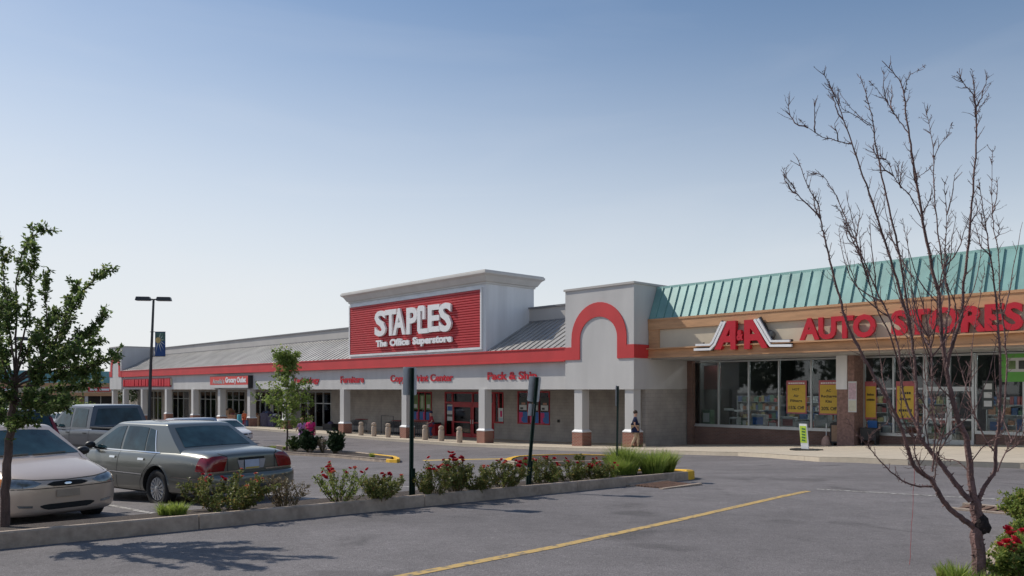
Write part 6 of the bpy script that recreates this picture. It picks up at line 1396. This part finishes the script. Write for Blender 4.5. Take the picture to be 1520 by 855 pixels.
# bare tree in the right bed
YT = 6.0
def tp(px, py, dy=0): Y = YT+dy; return Vector(((px-CX)/FPX*Y, Y, 3+(HY-py)*Y/FPX))
bu_, bv_ = UV((1455-CX)/FPX*YT, YT); zb_ = tz(bu_, bv_)+IH-.06
base = Vector(((1455-CX)/FPX*YT, YT, zb_))
bt = empty('bare_tree', base, 0, 'leafless young tree with many upright limbs in the right flower bed', 'tree')
rb_ = random.Random(77); ALL_P = []
def limb(pl, r0, r1, name='limb', tw=14, L0=.30, d0=0, d1=0, parent=bt, lo=.25, n=4, m='barkred', dep=1):
    if name == 'limb': r0 *= .86; r1 *= .7
    pts = [tp(x, y, d0+(d1-d0)*i/(len(pl)-1)) for i, (x, y) in enumerate(pl)]; P = smooth_pts(pts, n, .002, rb_); mb = MB(); trunk_mesh(mb, P, r0, r1, 8)
    # bud spurs give the limbs their knobbly outline
    for i in range(len(P)*2):
        k = rb_.randrange(len(P)-1); p = P[k].lerp(P[k+1], rb_.random()); o = rv(1,rb_).normalized(); rr_ = r0+(r1-r0)*k/len(P); mb.tube([p, p+o*(rr_+rb_.uniform(.006,.022))], [max(.002,rr_*.5), .0018], 4, False)
    if name == 'limb' and len(P) > 16: ALL_P.append((P, r0, r1))
    if tw: twigs(mb, P, rb_, lo, int(tw*1.5), L0*.85, .0026, .35, dep)
    o = mb.build(name, m, parent, smooth=True)
    return P
zpy = 578+(3-zb_)*FPX/YT
limb([(1455,zpy+4),(1453,840),(1451,812),(1449,795),(1452,775),(1449,758),(1447,745)], .052, .040, 'trunk', tw=0, n=3)
kn = MB(); kn.blob(tp(1456,778,-.01), (.052,.05,.088), 3, .10, rb_); kn.blob(tp(1464,783,-.02), (.032,.035,.045), 2, .15, rb_); kn.build('knot', mat('dark_wound', (.02,.013,.013), .9, var=.5, scale=30, bump=1), bt, smooth=True)
ALL = []
LA = [(1446,783),(1430,771),(1412,757),(1398,740),(1388,722),(1381,710),(1366,701),(1357,692),(1350,675),(1346,660),(1333,622),(1315,588),(1290,546),(1276,518),(1258,483),(1246,440),(1236,405),(1230,378),(1224,350),(1219,330),(1214,302),(1207,290),(1197,270),(1185,238)]
limb(LA, .026, .003, tw=34, L0=.26, d1=-.35)
limb([(1217,324),(1200,305),(1185,290),(1174,272),(1161,258)], .007, .002, tw=8, L0=.12, d0=-.33, d1=-.4)
limb([(1386,722),(1366,722),(1345,716),(1322,700),(1303,680),(1290,663),(1290,652),(1297,640),(1318,628)], .009, .002, tw=12, L0=.16, d1=-.2)
limb([(1290,664),(1278,652),(1266,636),(1258,622)], .004, .002, tw=4, L0=.12, d0=-.1, d1=-.2)
LB = [(1441,744),(1428,730),(1412,710),(1396,688),(1382,671),(1370,655),(1363,640),(1361,600),(1357,540),(1353,500),(1346,450),(1336,382),(1322,320),(1309,263),(1300,215),(1295,178),(1288,148),(1277,112)]
limb(LB, .026, .003, tw=34, L0=.25, d1=.3)
limb([(1352,495),(1338,440),(1325,395),(1313,355),(1295,300),(1277,250),(1260,200),(1245,158),(1234,132),(1220,105)], .014, .002, tw=30, L0=.24, d0=.12, d1=-.15)
limb([(1264,214),(1245,210),(1222,203),(1205,194),(1186,176)], .005, .0016, tw=6, L0=.10, d0=-.1, d1=-.2)
limb([(1291,186),(1270,172),(1250,160),(1240,140)], .004, .0015, tw=5, L0=.1, d0=.25, d1=.1)
limb([(1297,188),(1275,172),(1255,150),(1242,130)], .0035, .0015, tw=4, L0=.1, d0=.25, d1=.4)
limb([(1364,640),(1352,615),(1340,580),(1334,520),(1320,470),(1300,430),(1280,380),(1258,330),(1240,290),(1222,262),(1206,258)], .012, .002, tw=34, L0=.22, d0=0, d1=.35)
limb([(1340,560),(1322,500),(1300,455),(1285,400),(1262,350),(1250,320),(1240,305)], .008, .002, tw=22, L0=.2, d0=.1, d1=-.3)
limb([(1384,700),(1386,670),(1388,640),(1382,600),(1384,560),(1378,500),(1370,450),(1350,400),(1330,370)], .008, .002, tw=18, L0=.2, d0=-.1, d1=-.3)
limb([(1384,712),(1370,700),(1360,680),(1356,650),(1350,620)], .008, .002, tw=10, L0=.18, d0=-.1, d1=-.3)
limb([(1386,716),(1390,690),(1391,660),(1396,640),(1400,600)], .007, .002, tw=10, L0=.18)
LC = [(1447,747),(1443,725),(1440,700),(1438,675),(1434,648),(1424,628),(1418,607),(1411,580),(1405,550),(1398,500),(1394,440),(1386,409),(1376,360),(1368,318),(1359,259),(1352,215),(1345,172),(1341,135),(1330,112),(1309,90)]
limb(LC, .033, .003, tw=38, L0=.26, d1=.1)
limb([(1342,140),(1347,118),(1356,108),(1372,98)], .004, .0014, tw=4, L0=.1, d0=.1)
limb([(1405,547),(1411,519),(1418,500),(1427,470),(1431,420),(1438,360),(1441,318),(1447,250),(1450,181),(1446,145),(1434,128),(1421,107)], .018, .0025, tw=32, L0=.22, d1=-.3)
limb([(1447,145),(1445,125),(1443,104)], .004, .0014, tw=3, L0=.1, d0=-.3, d1=-.3)
limb([(1449,170),(1458,155),(1468,142)], .004, .0014, tw=3, L0=.1, d0=-.3, d1=-.3)
limb([(1400,520),(1405,480),(1409,450),(1400,400),(1395,364),(1390,320),(1386,272),(1385,220),(1380,190),(1375,165)], .011, .002, tw=26, L0=.22, d0=.05, d1=.4)
limb([(1386,235),(1395,215),(1407,200),(1412,183)], .004, .0014, tw=4, L0=.1, d0=.35)
limb([(1384,245),(1374,255),(1364,262),(1358,262)], .004, .002, tw=3, L0=.1, d0=.35, d1=.2)
limb([(1370,330),(1350,290),(1330,268),(1318,240),(1300,228)], .006, .0016, tw=12, L0=.16, d0=.1, d1=-.2)
limb([(1350,200),(1335,180),(1322,160),(1308,140),(1290,120)], .005, .0015, tw=10, L0=.14, d0=.1, d1=.3)
limb([(1412,510),(1420,460),(1405,420),(1404,370),(1405,320),(1402,270)], .006, .002, tw=18, L0=.2, d1=-.35)
LD = [(1451,744),(1462,722),(1477,697),(1478,662),(1482,640),(1484,600),(1485,540),(1481,480),(1477,430),(1470,380),(1464,341),(1458,300),(1452,265)]
limb(LD, .020, .0025, tw=30, L0=.22, d1=-.2)
limb([(1480,650),(1490,610),(1494,560),(1492,500),(1484,440),(1482,380),(1474,330),(1472,280),(1473,222)], .010, .002, tw=26, L0=.2, d0=0, d1=.25)
limb([(1476,670),(1462,650),(1450,625),(1442,600),(1440,560),(1445,500),(1455,440),(1462,400)], .008, .002, tw=22, L0=.2, d1=.3)
limb([(1480,700),(1492,672),(1505,650),(1520,628),(1535,600)], .007, .002, tw=14, L0=.2, d1=.2)
limb([(1440,690),(1455,668),(1470,655),(1490,640)], .006, .002, tw=8, L0=.14, d1=-.3)
limb([(1440,700),(1420,685),(1400,680),(1380,668)], .006, .002, tw=10, L0=.16, d1=.3)
# many thin upright shoots between the main limbs
for i in range(64):
    P, a0, a1 = rb_.choice(ALL_P); k = rb_.randrange(int(len(P)*.25), int(len(P)*.85)); p = P[k]; d = (P[k+1]-P[k]).normalized(); o = Vector((rb_.gauss(0,1), rb_.gauss(0,.8), 0)).normalized()
    L_ = rb_.uniform(.35,.95)*(1 if p.z < 3.9 else .32); v0 = (d*.8+o*.55).normalized(); q1 = p+v0*L_*.35; q2 = q1+(v0*.6+Vector((0,0,.7))+rv(.08,rb_)).normalized()*L_*.35; q3 = q2+(v0*.3+Vector((0,0,.9))+rv(.10,rb_)).normalized()*L_*.35
    P2 = smooth_pts([p,q1,q2,q3], 3, .003, rb_); mb = MB(); mb.tube(P2, [.0058-.0044*j/(len(P2)-1) for j in range(len(P2))], 5, False); twigs(mb, P2, rb_, .15, rb_.randrange(7,13), .17, .0021, .3, 1); mb.build('shoot', 'barkred', bt, smooth=True)
th = MB(); Pt = [tp(1357,694,-.03)]; 
for i in range(12): Pt.append(tp(1357-.6*i+rb_.uniform(-.6,.6), 694+12*(i+1), -.03))
th.tube(Pt, .0016, 4, False); tag(th.build('red_string', mat('red_thread', (.35,.05,.05), .8)), 'thin red string hanging from the lowest left limb of the bare tree', 'string')

# leafy tree on the island at the left
loc, lu, lv = at(7, 781)
YT = loc.y; lt = empty('leafy_tree', loc, 0, 'young tree with small green leaves on the island at the left edge', 'tree')
rl = random.Random(31); segs = []
def limb2(pl, r0, r1, d0=0, d1=0, tw=16, L0=.35, lo=.3, name='limb', parent=None):
    pts = [tp(x, y, d0+(d1-d0)*i/(len(pl)-1)) for i, (x, y) in enumerate(pl)]; P = smooth_pts(pts, 4, .006, rl); mb = MB(); trunk_mesh(mb, P, r0, r1, 7)
    if tw: 
        o_ = []; twigs(mb, P, rl, lo, tw, L0, .005, .5, 1, o_); segs.extend(o_); segs.extend([(P[i], P[i+1]) for i in range(int(len(P)*.45), len(P)-1)])
    mb.build(name, 'bark', parent or lt, smooth=True)
limb2([(7,784),(7,740),(10,690),(14,655),(17,625),(20,590),(22,560)], .055, .036, tw=3, L0=.25, name='trunk', lo=.6)
fans = [([(22,562),(18,520),(13,480),(8,430),(2,380),(-6,350)], 0,-.3),([(22,560),(24,500),(24,450),(28,400),(36,370),(50,350),(66,341)],0,.2),([(22,560),(30,520),(38,480),(42,440),(46,400),(50,372)],0,-.35),
 ([(24,560),(50,545),(75,520),(98,478),(118,440),(140,415),(162,402)],0,.1),([(26,562),(60,556),(95,546),(130,545),(155,535),(172,528)],0,-.4),([(26,566),(55,540),(80,505),(100,470),(108,440),(112,425)],0,.5),
 ([(22,570),(0,545),(-25,520),(-50,480),(-65,430)],0,.3),([(20,575),(-10,560),(-45,548),(-80,530),(-110,500)],0,-.3),([(20,565),(5,520),(-20,470),(-30,420),(-40,390)],0,.5),
 ([(15,650),(26,632),(38,620),(52,600),(70,588)],0,-.3),([(17,640),(2,620),(-18,600),(-40,590)],0,.3),([(20,600),(45,585),(80,580),(115,572),(140,570)],0,.4),([(22,580),(10,560),(5,540),(-2,500),(4,450)],0,-.7),([(22,575),(50,560),(62,530),(70,480),(66,440),(72,400)],0,-.6)
 ,([(22,590),(40,600),(60,596),(85,600),(100,590)],0,-.6),([(22,585),(8,596),(-10,600),(-30,575)],0,-.6),([(60,545),(90,520),(120,500),(140,480),(155,470)],.1,.35),([(40,556),(72,540),(100,528),(128,512),(150,505)],0,.7),([(22,575),(50,572),(80,562),(112,556),(140,552)],0,-.2),([(24,568),(55,552),(85,530),(110,520),(135,525)],0,-.5),([(20,600),(48,600),(78,606),(104,604)],0,.2),([(24,560),(40,520),(62,490),(84,470)],0,.3),([(20,560),(2,530),(-8,500),(-12,460)],0,.2)]
for pl, d0, d1 in fans: limb2(pl, .014, .003, d0, d1, tw=21, L0=.32, lo=.18)
lf = MB()
for (p0, p1) in segs:
    L_ = (p1-p0).length
    if rl.random() < .10: continue
    for _ in range(max(1, int(L_*210))):
        p = p0.lerp(p1, rl.random())+rv(.016,rl); d = (p1-p0).normalized()*.5+rv(.6,rl)+Vector((0,0,-.15)); leaf(lf, p, d, (rv(.6,rl)+Vector((0,0,1))).normalized(), rl.uniform(.035,.068), rl.uniform(.022,.038))
lf.build('foliage', 'leaf_mid', lt)

# small tree on the mid island
loc, lu, lv = at(425.5, 668, .12); YT = loc.y
s2 = empty('small_tree', loc, 0, 'small bright green tree on the mid island in front of the Technology lettering', 'tree'); segs = []
P = [loc+Vector((0,0,-.1)), loc+Vector((.05,0,1.0)), loc+Vector((.0,0,2.0)), loc+Vector((.08,0,3.1)), loc+Vector((.05,.1,4.3)), tp(428, 542)]
mb = MB(); Q = smooth_pts(P, 4, .01, rl); trunk_mesh(mb, Q, .055, .012, 7); mb.build('trunk', 'bark', s2, smooth=True)
mb = MB(); s_ = YT/FPX
for i in range(62):
    t = rl.uniform(.24,.97); k = min(len(Q)-2, int(t*(len(Q)-1))); p = Q[k]; a = rl.uniform(0,6.283)
    py = HY-(p.z-3)/s_; wmax = {True: 1}.get(False, 1)
    # crown half width by height in the photo: widest near 580
    hw = (50 if 568 < py < 612 else (22 if py < 568 else 40))*s_*rl.uniform(.55,1.05)
    e = p+Vector((math.cos(a)*hw, math.sin(a)*hw*.9, rl.uniform(.15,.75))); m_ = p.lerp(e,.5)+Vector((0,0,-.05)); B_l = smooth_pts([p,m_,e],3,.02,rl); mb.tube(B_l, [.016-.013*j/(len(B_l)-1) for j in range(len(B_l))], 5, False)
    o_ = []; twigs(mb, B_l, rl, .2, 11, .6, .006, .4, 1, o_); segs += o_
for i in range(10):
    p = Q[-1-rl.randrange(7)]; o_ = []; twigs(mb, [p, p+Vector((rl.uniform(-.35,.35),rl.uniform(-.35,.35),.28))], rl, 0, 5, .4, .006, .5, 1, o_); segs += o_
mb.build('limbs', 'bark', s2); lf = MB()
for (p0, p1) in segs:
    for _ in range(max(1, int((p1-p0).length*20))):
        p = p0.lerp(p1, rl.random())+rv(.05,rl); leaf(lf, p, rv(1,rl)+Vector((0,0,-.2)), (rv(.6,rl)+Vector((0,0,1))).normalized(), rl.uniform(.10,.17), rl.uniform(.065,.10))
lf.build('foliage', 'leaf_bright', s2)

# right flower bed roses, big and near
def rbush(u, v, w, h, label, **k):
    return bush(W(u, v, tz(u, v)+IH-.05), w, h, label, seed=int(u*37+v*91), **k)
def nbush(px, py, w, h, label, **k):
    loc, u, v = at(px, py); return bush(loc, w, h, label, seed=int(px*7+py), leafm=k.pop('leafm','leaf_right'), **k)
nbush(1524, 874, .60, .33, 'rose bush with pink red blooms at the lower right corner', density=2.0, blooms=13, stems=60, leafsize=.034, bcol=[0,1,1,0,2])
nbush(1560, 852, .85, .38, 'big rose bush cut by the right edge of the photo', density=1.8, blooms=13, stems=60, leafsize=.034, bcol=[0,1])
nbush(1518, 828, .44, .22, 'rose bush directly behind the bare tree trunk on the right kerb', density=1.8, blooms=4, stems=44, leafsize=.034)
nbush(1550, 803, .7, .28, 'rose bush behind the corner roses along the right kerb', density=1.6, blooms=3, stems=50, leafsize=.034)
nbush(1528, 776, .6, .34, 'tall green rose bush at the far end of the right bed', density=1.6, blooms=1, stems=44, leafsize=.036)
nbush(1560, 776, .9, .5, 'leafy rose bush just outside the right edge of the bed', density=1.2, blooms=3, stems=44, leafsize=.036)
for i, (px, py, w, h) in enumerate(((1450,880,.40,.26),(1425,866,.26,.20),(1478,884,.35,.22))):
    loc, u, v = at(px, py, IH-.03); grass(loc, w, w, h, 360, ['thin green grass at the foot of the bare tree','thin grass tuft left of the bare tree trunk','short grass tuft below the corner roses'][i], seed=px, lean=.25)

# tree line on the far side of the drive, seen only mirrored in the shop glass
r_ = random.Random(404); tl = MB(); tt = MB()
for i in range(34):
    u = -10+i*4.2+r_.uniform(-1.5,1.5); v = -75+r_.uniform(-12,12); hh = r_.uniform(7,15); c = W(u, v, tz(u, v)); tt.tube([c, c+Vector((0,0,hh*.6))], [.25,.1], 5)
    for _ in range(260):
        d_ = rv(1,r_).normalized()*(r_.random()**.4); p = c+Vector((d_.x*hh*.36, d_.y*hh*.36, hh*.62+d_.z*hh*.38)); leaf(tl, p, rv(1,r_), rv(1,r_), 1.3, 1.0)
tag(tl.build('tree_line', 'farleaf'), 'dark row of trees across the drive, mirrored in the shop windows', 'trees', kind='stuff')
tag(tt.build('tree_line_trunks', 'bark'), 'trunks of the row of trees across the drive', 'trees', kind='stuff')

# distant trees behind the shops and beyond the lot
def crown_tree(x, y, zb, h, w, label, seed, leafsize=.5, n=1500, m='farleaf', group='trees far beyond the parking lot'):
    r_ = random.Random(seed); loc = Vector((x, y, zb)); root = empty('distant_tree', loc, 0, label, 'tree', group)
    t = MB(); t.tube([loc+Vector((0,0,-.3)), loc+Vector((.1,0,h*.35)), loc+Vector((0,.2,h*.7))], [h*.03,h*.024,h*.01], 7)
    for _ in range(6): a = r_.uniform(0,6.28); p = loc+Vector((0,0,h*r_.uniform(.3,.55))); t.tube([p, p+Vector((math.cos(a)*w*.3, math.sin(a)*w*.3, h*.22))], [h*.012,h*.004], 5, False)
    t.build('trunk', 'bark', root); lf = MB(); cl_ = []
    for _ in range(16): a = r_.uniform(0,6.28); q = r_.random()**.6; cl_.append((Vector((math.cos(a)*q*w*.36, math.sin(a)*q*w*.36, h*(.32+.55*r_.random()*(1-q*.4)))), w*r_.uniform(.13,.24)))
    for _ in range(n):
        c, rr_ = r_.choice(cl_); d = rv(1,r_).normalized(); p = loc+c+d*rr_*(r_.random()**.35); leaf(lf, p, rv(1,r_), (d+rv(.3,r_)+Vector((0,0,.4))).normalized(), leafsize*r_.uniform(.6,1.3), leafsize*.7)
    lf.build('crown', m, root); return root
FT = [(-30,175,13,12,.5,'far tree showing at the left edge behind the leafy tree'),(2,190,12,11,.5,'far tree just left of the wing building roof'),(30,170,9,10,.45,'far tree behind the left part of the wing roof'),(62,200,9.5,11,.5,'far low tree behind the wing signs'),(-60,160,12,12,.5,'far tree beyond the left edge of the lot'),(100,210,8,10,.5,'far tree over the middle of the wing roof')]
for i, (px, Y, h, w, ls, lb) in enumerate(FT):
    X = (px-CX)/FPX*Y; u, v = UV(X, Y); crown_tree(X, Y, tz(u, v), h, w, lb, 60+i, .55, 1300)
u_, v_ = 114, 36; p = W(u_, v_, tz(u_, v_)); crown_tree(p.x, p.y, p.z, 9.6, 6, 'tree top just showing over the far arched tower', 90, .4, 1200)
for i, (px, Y, h, w) in enumerate(((118,108,4.2,4.2),(92,104,3.6,4),(60,100,4.0,4.2),(15,98,5.0,5.0))):
    X = (px-CX)/FPX*Y; u, v = UV(X, Y); crown_tree(X, Y, tz(u, v), h, w, ['small yellow green tree before the wing building next to the pickup','low tree before the wing building above the white car','low tree before the wing building above the dark car','low tree before the wing building at the left edge'][i], 70+i, .28, 1100, 'leaf_bright' if i == 0 else 'farleaf', 'small trees in front of the far wing')
